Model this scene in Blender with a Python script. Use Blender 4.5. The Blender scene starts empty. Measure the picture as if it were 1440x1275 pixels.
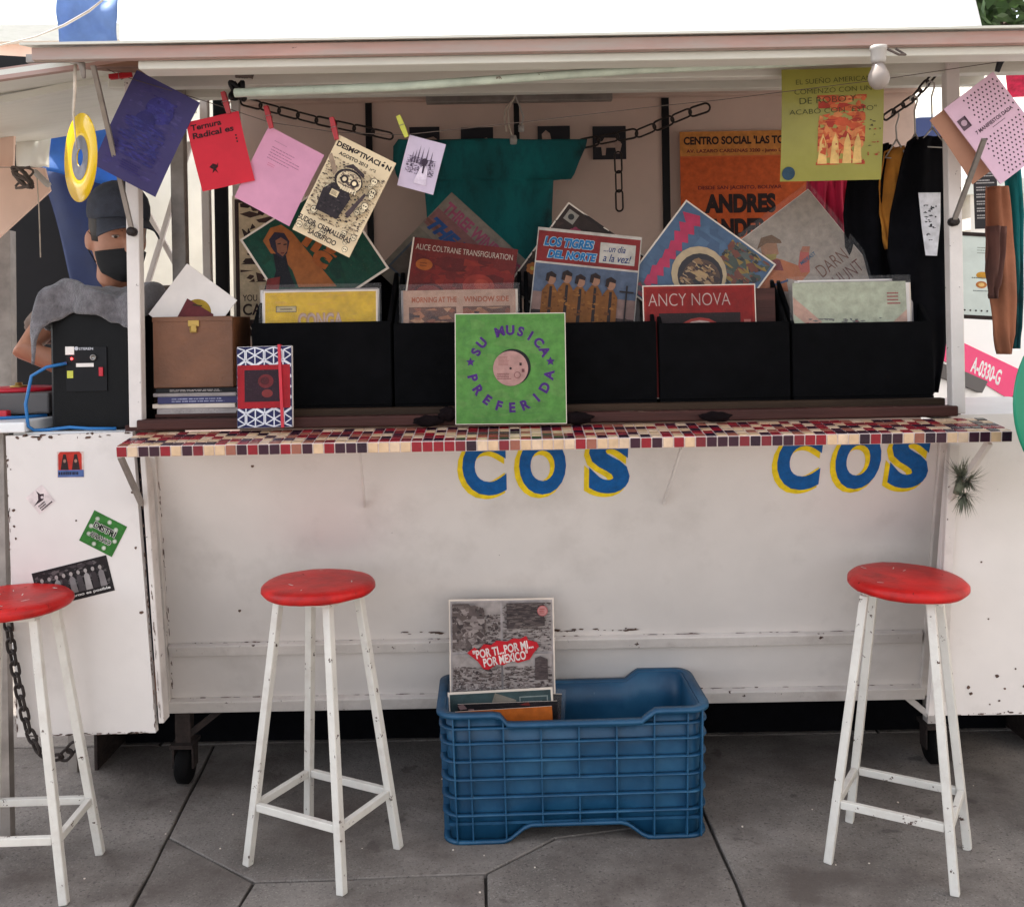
import bpy, bmesh, math, random
from mathutils import Vector, Matrix, noise
R = math.radians
sc = bpy.context.scene
col = sc.collection
random.seed(7)

# ------------------------------------------------------------------ camera, sky, sun, exposure
H, FPX, PX, PY, ROLL = 1.488, 1400.0, 720.0, 460.0, R(1.0)
cd = bpy.data.cameras.new('camera'); cam = bpy.data.objects.new('camera', cd); col.objects.link(cam)
cd.sensor_width = 36.0; cd.lens = FPX / 1440 * 36; cd.sensor_fit = 'HORIZONTAL'
cd.shift_y = -(637.5 - PY) / 1440; cd.clip_start = 0.05; cd.clip_end = 2000
cam.matrix_world = Matrix.Translation((0, 0, H)) @ Matrix.Rotation(R(90), 4, 'X') @ Matrix.Rotation(-ROLL, 4, 'Z')
sc.camera = cam
SUN_EL, SUN_AZ = R(66), R(-70)          # azimuth measured from +Y towards +X: the sun stands on the left
sun_dir = Vector((math.sin(SUN_AZ) * math.cos(SUN_EL), math.cos(SUN_AZ) * math.cos(SUN_EL), math.sin(SUN_EL)))
w = bpy.data.worlds.new('World'); sc.world = w; w.use_nodes = True
nt = w.node_tree; nt.nodes.clear()
sky = nt.nodes.new('ShaderNodeTexSky'); sky.sky_type = 'NISHITA'; sky.sun_disc = False
sky.sun_elevation = SUN_EL; sky.sun_rotation = SUN_AZ; sky.dust_density = 2.0; sky.air_density = 1.0; sky.ozone_density = 0.6
hs = nt.nodes.new('ShaderNodeHueSaturation'); hs.inputs['Saturation'].default_value = 0.35
bg = nt.nodes.new('ShaderNodeBackground'); bg.inputs['Strength'].default_value = 0.15
wo = nt.nodes.new('ShaderNodeOutputWorld')
nt.links.new(sky.outputs[0], hs.inputs['Color']); nt.links.new(hs.outputs[0], bg.inputs['Color']); nt.links.new(bg.outputs[0], wo.inputs['Surface'])
sl = bpy.data.lights.new('sun', 'SUN'); sl.energy = 4.0; sl.angle = R(0.5); sl.color = (1.0, 0.95, 0.88)
so = bpy.data.objects.new('sun', sl); col.objects.link(so)
so.rotation_euler = sun_dir.to_track_quat('Z', 'Y').to_euler()
sc.view_settings.view_transform = 'Standard'; sc.view_settings.look = 'None'
sc.view_settings.gamma = 1.0; sc.view_settings.exposure = 1.55; sc.view_settings.use_curve_mapping = False

# ------------------------------------------------------------------ from a picture point to a place at depth Y (metres)
def unroll(px, py):
    u, v = px - PX, py - PY; c, s = math.cos(ROLL), math.sin(ROLL)
    return u * c - v * s, v * c + u * s
def at(px, py, Y):
    u, v = unroll(px, py)
    return Vector((u * Y / FPX, Y, H - v * Y / FPX))
def fl(px, py, z=0.0):
    u, v = unroll(px, py); Y = (H - z) * FPX / v
    return Vector((u * Y / FPX, Y, z))
def on_plane(px, py, p0, n):
    u, v = unroll(px, py); d = Vector((u / FPX, 1, -v / FPX)); o = Vector((0, 0, H))
    return o + d * ((p0 - o).dot(n) / d.dot(n))

# ------------------------------------------------------------------ materials
def lin(c):
    return tuple((x / 255 / 12.92 if x / 255 <= .04045 else ((x / 255 + .055) / 1.055) ** 2.4) for x in c)
def rgba(c): return (*lin(c), 1.0)
MATS = {}
def M(name, c=(200, 200, 200), rough=.6, metal=0., var=.1, vscale=6., bump=0., bscale=60., chip=None, stretch=(1, 1, 1),
      spec=.5, transl=0., alpha=1., sheen=0., coat=0., speck=None, attr=False, stain=None, emit=0.):
    if name in MATS: return MATS[name]
    m = bpy.data.materials.new(name); m.use_nodes = True; MATS[name] = m
    t = m.node_tree; N = t.nodes.new; L = t.links.new
    b = t.nodes['Principled BSDF']; out = t.nodes['Material Output']
    b.inputs['Roughness'].default_value = rough; b.inputs['Metallic'].default_value = metal
    b.inputs['Specular IOR Level'].default_value = spec
    if coat: b.inputs['Coat Weight'].default_value = coat; b.inputs['Coat Roughness'].default_value = .12
    if sheen: b.inputs['Sheen Weight'].default_value = sheen
    tc = N('ShaderNodeTexCoord'); oi = N('ShaderNodeObjectInfo'); ad = N('ShaderNodeVectorMath'); ad.operation = 'ADD'
    ml = N('ShaderNodeVectorMath'); ml.operation = 'SCALE'; ml.inputs[0].default_value = (37, 53, 71)
    L(oi.outputs['Random'], ml.inputs['Scale']); L(tc.outputs['Object'], ad.inputs[0]); L(ml.outputs[0], ad.inputs[1])
    mp = N('ShaderNodeMapping'); mp.inputs['Scale'].default_value = stretch; L(ad.outputs[0], mp.inputs[0]); V = mp.outputs[0]
    def nz(scale, detail=4, rough_=.6):
        n = N('ShaderNodeTexNoise'); n.inputs['Scale'].default_value = scale; n.inputs['Detail'].default_value = detail
        n.inputs['Roughness'].default_value = rough_; L(V, n.inputs['Vector']); return n
    def ramp(src, a, b_, ca=(0, 0, 0, 1), cb=(1, 1, 1, 1)):
        r = N('ShaderNodeValToRGB'); r.color_ramp.elements[0].position = a; r.color_ramp.elements[1].position = b_
        r.color_ramp.elements[0].color = ca; r.color_ramp.elements[1].color = cb; L(src, r.inputs[0]); return r
    def mix(fac, a, b_, kind='MIX'):
        x = N('ShaderNodeMix'); x.data_type = 'RGBA'; x.blend_type = kind
        if isinstance(fac, float): x.inputs[0].default_value = fac
        else: L(fac, x.inputs[0])
        for sock, val in ((x.inputs[6], a), (x.inputs[7], b_)):
            if isinstance(val, tuple): sock.default_value = val
            else: L(val, sock)
        return x.outputs[2]
    lo, hi = max(0, 1 - 1.6 * var), 1 + 1.0 * var
    v1 = ramp(nz(vscale).outputs[0], .3, .72, (lo, lo, lo, 1), (hi, hi, hi, 1))
    if attr:
        a = N('ShaderNodeAttribute'); a.attribute_name = 'Col'; base = a.outputs['Color']
    else: base = rgba(c)
    cur = mix(1.0, base, v1.outputs[0], 'MULTIPLY')
    if speck:
        for (sc_, lo_, hi_, colr, amt) in speck:
            s = ramp(nz(sc_, 2).outputs[0], lo_, hi_)
            f = N('ShaderNodeMath'); f.operation = 'MULTIPLY'; f.inputs[1].default_value = amt; L(s.outputs[0], f.inputs[0])
            cur = mix(f.outputs[0], cur, rgba(colr))
    if stain:
        sc_, lo_, hi_, colr, amt = stain
        s = ramp(nz(sc_, 6, .65).outputs[0], lo_, hi_)
        f = N('ShaderNodeMath'); f.operation = 'MULTIPLY'; f.inputs[1].default_value = amt; L(s.outputs[0], f.inputs[0])
        cur = mix(f.outputs[0], cur, rgba(colr))
    if chip:
        cc, th, cs = chip
        s = ramp(nz(cs, 5, .7).outputs[0], th, th + .02)
        cur = mix(s.outputs[0], cur, rgba(cc))
        rr = N('ShaderNodeMath'); rr.operation = 'MULTIPLY_ADD'; rr.inputs[1].default_value = .9 - rough; rr.inputs[2].default_value = rough
        L(s.outputs[0], rr.inputs[0]); L(rr.outputs[0], b.inputs['Roughness'])
    L(cur, b.inputs['Base Color'])
    if bump:
        bn = N('ShaderNodeBump'); bn.inputs['Strength'].default_value = bump; bn.inputs['Distance'].default_value = .01
        L(nz(bscale, 6).outputs[0], bn.inputs['Height']); L(bn.outputs[0], b.inputs['Normal'])
    if emit:
        L(cur, b.inputs['Emission Color']); b.inputs['Emission Strength'].default_value = emit
    if transl:
        tr = N('ShaderNodeBsdfTranslucent'); L(cur, tr.inputs[0]); mx = N('ShaderNodeMixShader'); mx.inputs[0].default_value = transl
        L(b.outputs[0], mx.inputs[1]); L(tr.outputs[0], mx.inputs[2]); L(mx.outputs[0], out.inputs[0])
    if alpha < 1:
        tp = N('ShaderNodeBsdfTransparent'); mx = N('ShaderNodeMixShader'); mx.inputs[0].default_value = alpha
        L(tp.outputs[0], mx.inputs[1]); L(b.outputs[0], mx.inputs[2]); L(mx.outputs[0], out.inputs[0])
    return m
RUST = (70, 48, 40)
M('panel_paint', (216, 209, 204), .48, var=.06, vscale=2.2, bump=.14, bscale=9, stain=(3.0, .54, .8, (168, 160, 154), .5), chip=(RUST, .745, 26))
M('frame_paint', (206, 198, 192), .5, var=.08, vscale=9, bump=.15, bscale=40, chip=(RUST, .655, 30), stain=(6, .55, .8, (140, 125, 118), .6))
M('post_paint', (214, 206, 201), .5, var=.06, vscale=9, bump=.15, bscale=40, chip=(RUST, .67, 40), stain=(7, .6, .85, (150, 132, 124), .5))
M('stool_paint', (208, 204, 196), .45, var=.05, vscale=12, bump=.2, bscale=60, chip=(RUST, .635, 30), stain=(14, .52, .8, (170, 155, 145), .5))
M('seat_red', (190, 24, 22), .42, var=.25, vscale=7, bump=.15, bscale=45, spec=.32, chip=((92, 30, 26), .66, 26), stain=(9, .52, .72, (112, 20, 20), .75))
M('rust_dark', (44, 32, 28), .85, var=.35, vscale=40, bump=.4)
M('rust_chip', (92, 68, 58), .85, var=.35, vscale=40, bump=.3)
M('back_wall', (204, 178, 164), .65, var=.08, vscale=2.5, bump=.1, bscale=14, stain=(4, .58, .8, (150, 128, 118), .4))
M('ceiling_wood', (128, 92, 74), .7, var=.2, vscale=3, stretch=(1, 6, 6), bump=.1)
M('fascia_pink', (176, 138, 128), .65, var=.14, vscale=6, stretch=(.5, 3, 3), chip=(RUST, .72, 22), stain=(5, .42, .66, (160, 150, 142), .9))
M('gutter_paint', (214, 212, 202), .5, var=.08, vscale=5, stretch=(.4, 3, 3), stain=(5, .5, .75, (172, 174, 160), .7), bump=.1, chip=(RUST, .74, 30))
M('pipe_green', (186, 196, 180), .5, var=.15, vscale=14, chip=((120, 110, 96), .66, 24))
M('wood_dark', (66, 36, 31), .6, spec=.25, var=.35, vscale=5, stretch=(.4, 6, 6), bump=.2, bscale=30)
M('wood_ledge', (56, 40, 28), .65, spec=.2, var=.3, vscale=5, stretch=(.4, 6, 6), bump=.2)
M('grout', (218, 200, 192), .8, var=.1, vscale=40)
TILES = []
for k, c in enumerate([(208, 176, 142), (54, 22, 40), (140, 24, 38), (150, 92, 76), (214, 186, 158), (40, 18, 36), (120, 34, 44)]):
    TILES.append(M('tile_%d' % k, c, .22, var=.12, vscale=30, spec=.5))
M('bin_black', (6, 6, 8), .95, var=.3, vscale=24, bump=.3, bscale=220, spec=.12, stain=(5, .5, .8, (16, 15, 18), .6))
M('iron_black', (16, 16, 20), .6, spec=.25, var=.2, vscale=12)
M('chain_iron', (50, 42, 40), .55, metal=.5, var=.3, vscale=40, bump=.4, bscale=120)
M('steel_grey', (146, 138, 132), .45, metal=.3, var=.2, vscale=12, chip=(RUST, .7, 30))
M('print_ink', rough=.6, var=.16, vscale=38, attr=True, spec=.25, bump=.05, bscale=30, speck=[(260, .60, .72, (120, 104, 96), .16)])
M('print_gloss', rough=.35, var=.12, vscale=30, attr=True, spec=.35, bump=.06, bscale=12)
M('card_cream', (214, 200, 186), .7, var=.08, vscale=14)
M('sleeve_white', (228, 220, 214), .6, var=.05, vscale=12)
M('crate_blue', (22, 74, 108), .45, var=.2, vscale=5, bump=.15, bscale=18, spec=.45, stain=(5, .5, .75, (52, 98, 124), .6), chip=((86, 112, 128), .70, 46))
M('rubber', (14, 13, 14), .85, spec=.15, var=.3, vscale=20, bump=.3)
M('black_plastic', (7, 7, 9), .55, spec=.2, var=.2, vscale=30, bump=.15, bscale=300)
M('grey_plastic', (84, 80, 80), .5, var=.1)
M('towel', (112, 108, 112), .95, var=.3, vscale=40, bump=.8, bscale=170, sheen=.4)
M('case_brown', (112, 70, 44), .5, var=.2, vscale=7, bump=.25, bscale=70, chip=((70, 40, 26), .7, 30), stain=(6, .5, .8, (86, 50, 30), .6))
M('brass', (168, 138, 78), .35, metal=.9, var=.15)
M('skin', (176, 122, 96), .5, var=.08, vscale=20, bump=.1, bscale=200)
M('hair', (34, 26, 23), .6, var=.3, vscale=90, stretch=(1, 1, .15))
M('cap_navy', (52, 56, 68), .85, var=.15, vscale=40, bump=.3, bscale=400)
M('mask_black', (22, 22, 25), .9, var=.15, vscale=50, bump=.2, bscale=400)
M('shirt_taupe', (128, 112, 102), .9, var=.12, vscale=30, bump=.4, bscale=60)
M('trouser', (40, 44, 60), .9, var=.1)
M('teal_cloth', (8, 110, 112), .9, var=.3, vscale=12, stretch=(1, 1, .5), bump=.4, bscale=40, stain=(6, .44, .62, (2, 30, 36), .9))
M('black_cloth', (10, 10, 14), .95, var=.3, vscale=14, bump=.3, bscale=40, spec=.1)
M('mustard_cloth', (176, 116, 40), .9, var=.2, vscale=12, bump=.3, bscale=40)
M('pink_cloth', (206, 28, 76), .8, var=.25, vscale=14, stretch=(3, 3, .4))
M('brown_cloth', (140, 86, 60), .9, var=.15, vscale=9, bump=.3, bscale=40)
M('dark_brown_cloth', (82, 50, 42), .9, var=.25, vscale=12)
M('blue_tarp', (62, 124, 196), .5, var=.25, vscale=4, bump=.5, bscale=7, transl=.6)
M('pale_blue_tarp', (120, 150, 200), .6, var=.15, vscale=5, bump=.4, bscale=8, transl=.3)
M('navy_tarp', (30, 44, 86), .6, var=.18, vscale=4, bump=.3, bscale=9)
M('white_tarp', (238, 238, 236), .6, var=.03, vscale=2, bump=.15, bscale=6, transl=.3)
M('cream_tarp', (244, 242, 234), .6, var=.06, vscale=4, transl=.6)
M('peach_board', (232, 196, 176), .65, var=.08, vscale=3, bump=.1)
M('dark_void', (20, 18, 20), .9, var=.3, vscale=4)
M('table_white', (226, 226, 226), .35, var=.05, vscale=6, stain=(9, .6, .8, (178, 172, 168), .5))
M('red_plastic', (190, 20, 44), .4, var=.08)
M('blue_cable', (28, 110, 176), .45, var=.1)
M('peg_red', (168, 22, 34), .35, var=.1)
M('peg_yellow', (196, 196, 70), .4, var=.1)
M('peg_black', (28, 28, 34), .4, var=.1)
M('steel_wire', (140, 136, 132), .35, metal=.9, var=.1)
M('string', (92, 80, 74), .9, var=.1)
M('cord_pale', (200, 186, 170), .9, var=.2, vscale=30)
M('disc_yellow', (240, 200, 20), .18, var=.05, spec=.6, transl=.25)
M('disc_label', (92, 90, 96), .6, var=.2, vscale=60)
M('bulb_glass', (170, 158, 150), .3, var=.03, transl=.3)
M('porcelain', (166, 160, 154), .45, var=.08)
M('yellow_plastic', (158, 154, 72), .3, var=.1, vscale=5, bump=.2, bscale=12, transl=.25)
M('clear_plastic', (235, 232, 232), .18, var=.02, alpha=.05, bump=.5, bscale=14)
M('airplant', (112, 116, 98), .8, var=.3, vscale=30)
M('disc_green', (0, 124, 92), .3, var=.06, vscale=4)
M('taxi_white', (240, 240, 240), .25, var=.02, coat=.5)
M('taxi_pink', (232, 20, 110), .25, var=.03, coat=.5)
M('glass_dark', (24, 28, 34), .08, var=.05)
M('leaf', (66, 92, 48), .6, var=.4, vscale=2, transl=.3)
M('bark', (84, 66, 54), .9, var=.3, vscale=8, bump=.5)
M('vinyl', (16, 16, 18), .25, var=.1)
M('rag_dark', (20, 12, 14), .9, spec=.1, var=.3, vscale=30, bump=.5)
M('concrete', (126, 119, 113), .85, var=.24, vscale=2.4, bump=.35, bscale=55, stain=(2.6, .42, .66, (76, 67, 62), .85),
  speck=[(170, .56, .68, (156, 150, 142), .55), (120, .58, .68, (54, 48, 46), .65), (9, .66, .70, (56, 48, 46), .5)])
M('joint_dirt', (60, 54, 50), .95, var=.3, vscale=30, bump=.5)
M('asphalt', (150, 146, 142), .9, var=.12, vscale=8, bump=.4, bscale=120)
M('building_pale', (222, 214, 204), .8, var=.06, vscale=2)
M('magazine', (150, 140, 138), .5, var=.2, vscale=20)

# ------------------------------------------------------------------ mesh builder
def wm(o):
    m = o.matrix_basis.copy()
    return wm(o.parent) @ m if o.parent else m
def frame(o, x, y, z):
    m = Matrix.Identity(4)
    for i, a in enumerate((x, y, z)): m[0][i], m[1][i], m[2][i] = a
    m.translation = o; return m
def axes_to(d):
    d = d.normalized(); up = Vector((0, 0, 1)) if abs(d.z) < .95 else Vector((0, 1, 0))
    x = up.cross(d).normalized(); y = d.cross(x); return x, y, d
class MB:
    def __init__(s): s.bm = bmesh.new()
    def add(s, vs, fs, smooth=False):
        v = [s.bm.verts.new(p) for p in vs]
        for f in fs:
            try: fc = s.bm.faces.new([v[i] for i in f]); fc.smooth = smooth
            except ValueError: pass
        return v
    def box(s, c, size, m=None, bev=0.):
        b = bmesh.new(); bmesh.ops.create_cube(b, size=1)
        bmesh.ops.scale(b, vec=Vector(size), verts=b.verts)
        if bev: bmesh.ops.bevel(b, geom=list(b.edges), offset=bev, segments=2, affect='EDGES', profile=.5)
        bmesh.ops.translate(b, vec=Vector(c), verts=b.verts)
        if m is not None: bmesh.ops.transform(b, matrix=m, verts=b.verts)
        s.merge(b); return s
    def merge(s, b):
        mp = {v: s.bm.verts.new(v.co) for v in b.verts}
        for f in b.faces:
            try: s.bm.faces.new([mp[v] for v in f.verts]).smooth = f.smooth
            except ValueError: pass
        b.free()
    def bar(s, p0, p1, wx, wy, up=None, bev=0.):
        p0, p1 = Vector(p0), Vector(p1); d = p1 - p0; z = d.normalized()
        u = Vector(up) if up else (Vector((0, 0, 1)) if abs(z.z) < .9 else Vector((0, 1, 0)))
        x = u.cross(z).normalized(); y = z.cross(x)
        return s.box((0, 0, d.length / 2), (wx, wy, d.length), frame(p0, x, y, z), bev)
    def tube(s, pts, r, n=8, closed=False, cap=True):
        pts = [Vector(p) for p in pts]; k = len(pts); rings = []; px = None
        for i, p in enumerate(pts):
            a = pts[(i - 1) % k] if closed or i else p; b = pts[(i + 1) % k] if closed or i < k - 1 else p
            d = (b - a).normalized() if (b - a).length > 1e-9 else Vector((0, 0, 1))
            if px is None: x, y, _ = axes_to(d)
            else: x = (px - d * px.dot(d)).normalized(); y = d.cross(x)
            px = x; rr = r[i] if isinstance(r, (list, tuple)) else r
            rings.append([p + (x * math.cos(2 * math.pi * j / n) + y * math.sin(2 * math.pi * j / n)) * rr for j in range(n)])
        s.loft(rings, closed, cap); return s
    def loft(s, rings, closed=False, cap=True, smooth=True):
        n = len(rings[0]); vs = [p for r_ in rings for p in r_]; fs = []; k = len(rings)
        for i in range(k if closed else k - 1):
            a, b = i * n, ((i + 1) % k) * n
            for j in range(n): fs.append((a + j, a + (j + 1) % n, b + (j + 1) % n, b + j))
        if cap and not closed: fs.append(tuple(range(n))[::-1]); fs.append(tuple((k - 1) * n + j for j in range(n)))
        s.add(vs, fs, smooth); return s
    def lathe(s, prof, m=None, n=24):
        rings = []
        for (r_, z) in prof:
            ring = [Vector((r_ * math.cos(2 * math.pi * j / n), r_ * math.sin(2 * math.pi * j / n), z)) for j in range(n)]
            rings.append([m @ p for p in ring] if m is not None else ring)
        s.loft(rings); return s
    def prism(s, poly, t, m=None, bev=0.):
        b = bmesh.new(); v = [b.verts.new((p[0], p[1], 0)) for p in poly]
        f = b.faces.new(v); r_ = bmesh.ops.extrude_face_region(b, geom=[f])
        bmesh.ops.translate(b, vec=(0, 0, t), verts=[e for e in r_['geom'] if isinstance(e, bmesh.types.BMVert)])
        bmesh.ops.recalc_face_normals(b, faces=b.faces)
        if bev: bmesh.ops.bevel(b, geom=list(b.edges), offset=bev, segments=1, affect='EDGES')
        if m is not None: bmesh.ops.transform(b, matrix=m, verts=b.verts)
        s.merge(b); return s
    def grid(s, fn, nu, nv):
        vs = [Vector(fn(i / nu, j / nv)) for j in range(nv + 1) for i in range(nu + 1)]
        fs = [(j * (nu + 1) + i, j * (nu + 1) + i + 1, (j + 1) * (nu + 1) + i + 1, (j + 1) * (nu + 1) + i) for j in range(nv) for i in range(nu)]
        s.add(vs, fs, True); return s
    def sphere(s, c, r_, seg=12, rings=8, sc_=(1, 1, 1), m=None):
        b = bmesh.new(); bmesh.ops.create_uvsphere(b, u_segments=seg, v_segments=rings, radius=r_)
        for f in b.faces: f.smooth = True
        bmesh.ops.scale(b, vec=Vector(sc_), verts=b.verts); bmesh.ops.translate(b, vec=Vector(c), verts=b.verts)
        if m is not None: bmesh.ops.transform(b, matrix=m, verts=b.verts)
        s.merge(b); return s
    def build(s, name, mat, parent=None, local=False, solid=0., recalc=True):
        if recalc: bmesh.ops.recalc_face_normals(s.bm, faces=s.bm.faces)
        me = bpy.data.meshes.new(name); s.bm.to_mesh(me); s.bm.free()
        o = bpy.data.objects.new(name, me); col.objects.link(o)
        me.materials.append(MATS[mat] if isinstance(mat, str) else mat)
        if parent is not None:
            o.parent = parent
            if not local: me.transform(wm(parent).inverted())
        if solid:
            md = o.modifiers.new('thickness', 'SOLIDIFY'); md.thickness = solid; md.offset = 0
        return o
def tag(o, label, cat, group=None, kind=None):
    if label: o['label'] = label
    if cat: o['category'] = cat
    if group: o['group'] = group
    if kind: o['kind'] = kind
    return o
def empty(name, loc, rz=0., label=None, cat=None, group=None):
    o = bpy.data.objects.new(name, None); col.objects.link(o); o.empty_display_size = .05
    o.location = loc; o.rotation_euler = (0, 0, rz); o.matrix_basis = Matrix.Translation(Vector(loc)) @ Matrix.Rotation(rz, 4, 'Z')
    return tag(o, label, cat, group)
def rebase(o, z=None):
    """move a mesh object's origin to the middle of its foot"""
    me = o.data; xs = [v.co for v in me.vertices]
    c = Vector((sum(v.x for v in xs) / len(xs), sum(v.y for v in xs) / len(xs), min(v.z for v in xs)))
    me.transform(Matrix.Translation(-c)); o.matrix_basis = o.matrix_basis @ Matrix.Translation(c); return o

# ------------------------------------------------------------------ flat print: coloured ink pieces, layer over layer
_txt = {}
def text_faces(s, bold=0., shear=0., spacing=1.):
    k = (s, bold, shear, spacing)
    if k in _txt: return _txt[k]
    cu = bpy.data.curves.new('t', 'FONT'); cu.body = s; cu.size = 1; cu.offset = bold; cu.shear = shear; cu.space_character = spacing
    cu.align_x = 'CENTER'; cu.resolution_u = 5
    o = bpy.data.objects.new('t', cu); me = bpy.data.meshes.new_from_object(o)
    r_ = ([tuple(v.co[:2]) for v in me.vertices], [tuple(p.vertices) for p in me.polygons])
    bpy.data.objects.remove(o); bpy.data.curves.remove(cu); bpy.data.meshes.remove(me); _txt[k] = r_; return r_
class Print:
    def __init__(s, dz=.00018, z0=.0003): s.v, s.f, s.c, s.z, s.dz = [], [], [], z0, dz; s.gain = 1.
    def poly(s, pts, c, up=True):
        b = len(s.v); s.v += [(p[0], p[1], s.z) for p in pts]; s.f.append(tuple(range(b, b + len(pts)))); s.c.append(tuple(s.gain * q for q in lin(c)))
        if up: s.z += s.dz
        return s
    def rect(s, x0, y0, x1, y1, c, up=True): return s.poly([(x0, y0), (x1, y0), (x1, y1), (x0, y1)], c, up)
    def disc(s, x, y, r_, c, ry=None, n=20, a0=0, a1=360, up=True):
        ry = ry or r_
        return s.poly([(x + r_ * math.cos(R(a0 + (a1 - a0) * i / n)), y + ry * math.sin(R(a0 + (a1 - a0) * i / n))) for i in range(n + (a1 - a0 < 360))], c, up)
    def line(s, x0, y0, x1, y1, w_, c, up=True):
        d = Vector((x1 - x0, y1 - y0)); n = Vector((-d.y, d.x)).normalized() * w_ / 2
        return s.poly([(x0 - n.x, y0 - n.y), (x1 - n.x, y1 - n.y), (x1 + n.x, y1 + n.y), (x0 + n.x, y0 + n.y)], c, up)
    def text(s, t, x, y, size, c, rot=0., bold=.012, shear=0., width=None, spacing=1., align='C', flipy=1):
        vs, fs = text_faces(t, bold, shear, spacing)
        if not vs: return s
        x0, x1 = min(v[0] for v in vs), max(v[0] for v in vs); y0, y1 = min(v[1] for v in vs), max(v[1] for v in vs)
        ky = size / max(y1 - y0, 1e-6); kx = width / (x1 - x0) if width else ky; ca, sa = math.cos(R(rot)), math.sin(R(rot))
        ox = {'C': (x0 + x1) / 2, 'L': x0, 'R': x1}[align]; b = len(s.v)
        for v in vs:
            a, e = (v[0] - ox) * kx, (v[1] - (y0 + y1) / 2) * ky
            s.v.append((x + a * ca - e * sa, y + a * sa + e * ca, s.z))
        for f in fs: s.f.append(tuple(i + b for i in f)); s.c.append(tuple(s.gain * q for q in lin(c)))
        s.z += s.dz; return s
    def arc(s, t, cx, cy, r_, size, c, a_mid, step, inward=False, bold=.03):
        n = len(t)
        for i, ch in enumerate(t):
            if ch == ' ': continue
            a = a_mid + ((i - (n - 1) / 2) * step) * (1 if inward else -1)
            s.text(ch, cx + r_ * math.cos(R(a)), cy + r_ * math.sin(R(a)), size, c, rot=(a + 90 if inward else a - 90), bold=bold); s.z -= s.dz
        s.z += s.dz; return s
    def star(s, x, y, r_, c, rot=90):
        return s.poly([(x + (r_ if i % 2 == 0 else r_ * .45) * math.cos(R(rot + 36 * i)), y + (r_ if i % 2 == 0 else r_ * .45) * math.sin(R(rot + 36 * i))) for i in range(10)], c)
    def scatter(s, x0, y0, x1, y1, n, pal, a, b, seed=0, flat=1.):
        rg = random.Random(seed)
        for _ in range(n):
            x, y = rg.uniform(x0, x1), rg.uniform(y0, y1); t = rg.uniform(0, 6.28); l, h = rg.uniform(a, b), rg.uniform(a, b) * .5 * flat
            k = rg.choice((3, 4, 5)); pts = []
            for i in range(k):
                q = t + 6.28 * i / k + rg.uniform(-.3, .3)
                X = x + l * math.cos(q); Y_ = y + h * math.sin(q)
                pts.append((min(max(X, x0), x1), min(max(Y_, y0), y1)))
            s.poly(pts, rg.choice(pal), False); s.z += s.dz * .02
        s.z += s.dz; return s
    def scribble(s, x0, y0, x1, y1, rows, c, fill=.8, seed=1, h=.45):
        rg = random.Random(seed); dy = (y1 - y0) / rows
        for r_ in range(rows):
            x = x0; yy = y1 - (r_ + .5) * dy; end = x0 + (x1 - x0) * rg.uniform(fill, 1)
            while x < end:
                l = rg.uniform(.02, .09) * (x1 - x0); s.rect(x, yy - dy * h / 2, min(x + l, end), yy + dy * h / 2, c, False); x += l * 1.25
        s.z += s.dz; return s
    def build(s, name, parent=None, mat='print_ink', m=None, local=True):
        me = bpy.data.meshes.new(name); me.from_pydata(s.v, [], s.f); me.materials.append(MATS[mat])
        a = me.color_attributes.new('Col', 'FLOAT_COLOR', 'CORNER'); i = 0
        vals = []
        for p, c in zip(me.polygons, s.c): vals += [*c, 1.0] * p.loop_total
        a.data.foreach_set('color', vals)
        if m is not None: me.transform(m)
        o = bpy.data.objects.new(name, me); col.objects.link(o)
        if parent is not None:
            o.parent = parent
            if not local: me.transform(wm(parent).inverted())
        return o

# ------------------------------------------------------------------ pavement and ground
def flat_poly(name, pts, z, mat, parent=None, kind=None):
    mb = MB(); mb.add([(p[0], p[1], z) for p in pts], [tuple(range(len(pts)))])
    o = mb.build(name, mat, parent)
    if kind: o['kind'] = kind
    return o
flat_poly('street', [(-400, -300), (400, -300), (400, 600), (-400, 600)], -.08, 'asphalt', kind='structure')
pav = flat_poly('pavement', [(-7, -6), (7, -6), (7, 4.6), (-7, 4.6)], -.014, 'joint_dirt', kind='structure')
def v2(p): return Vector((p[0], p[1]))
def ext(p, q, Y): return v2(p) + (v2(q) - v2(p)) * ((Y - p[1]) / (q[1] - p[1]))
a_, b_, c_, d_, e_, g_ = [v2(fl(*p)) for p in ((262, 1125), (236, 1177), (357, 1240), (683, 1228), (782, 1178), (993, 1150))]
Y0, Y1 = 1.95, 3.6
A0 = ext(b_, a_, Y1); B2 = ext(b_, fl(185, 1275), Y0); C2 = ext(c_, fl(335, 1275), Y0); D2 = ext(d_, fl(683, 1275), Y0)
G2 = ext(g_, fl(1048, 1275), Y0); G0 = ext(fl(1048, 1275), g_, Y1); XL, XR = -2.6, 2.9
def fray(p, q, rg):
    """a slab edge is never quite straight"""
    n = max(1, int((q - p).length / .16)); d = q - p; nn = Vector((-d.y, d.x)).normalized() if d.length else Vector((0, 0))
    return [p + d * (i / n) + nn * (rg.uniform(-.0035, .0035) if i else 0) for i in range(n)]
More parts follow.
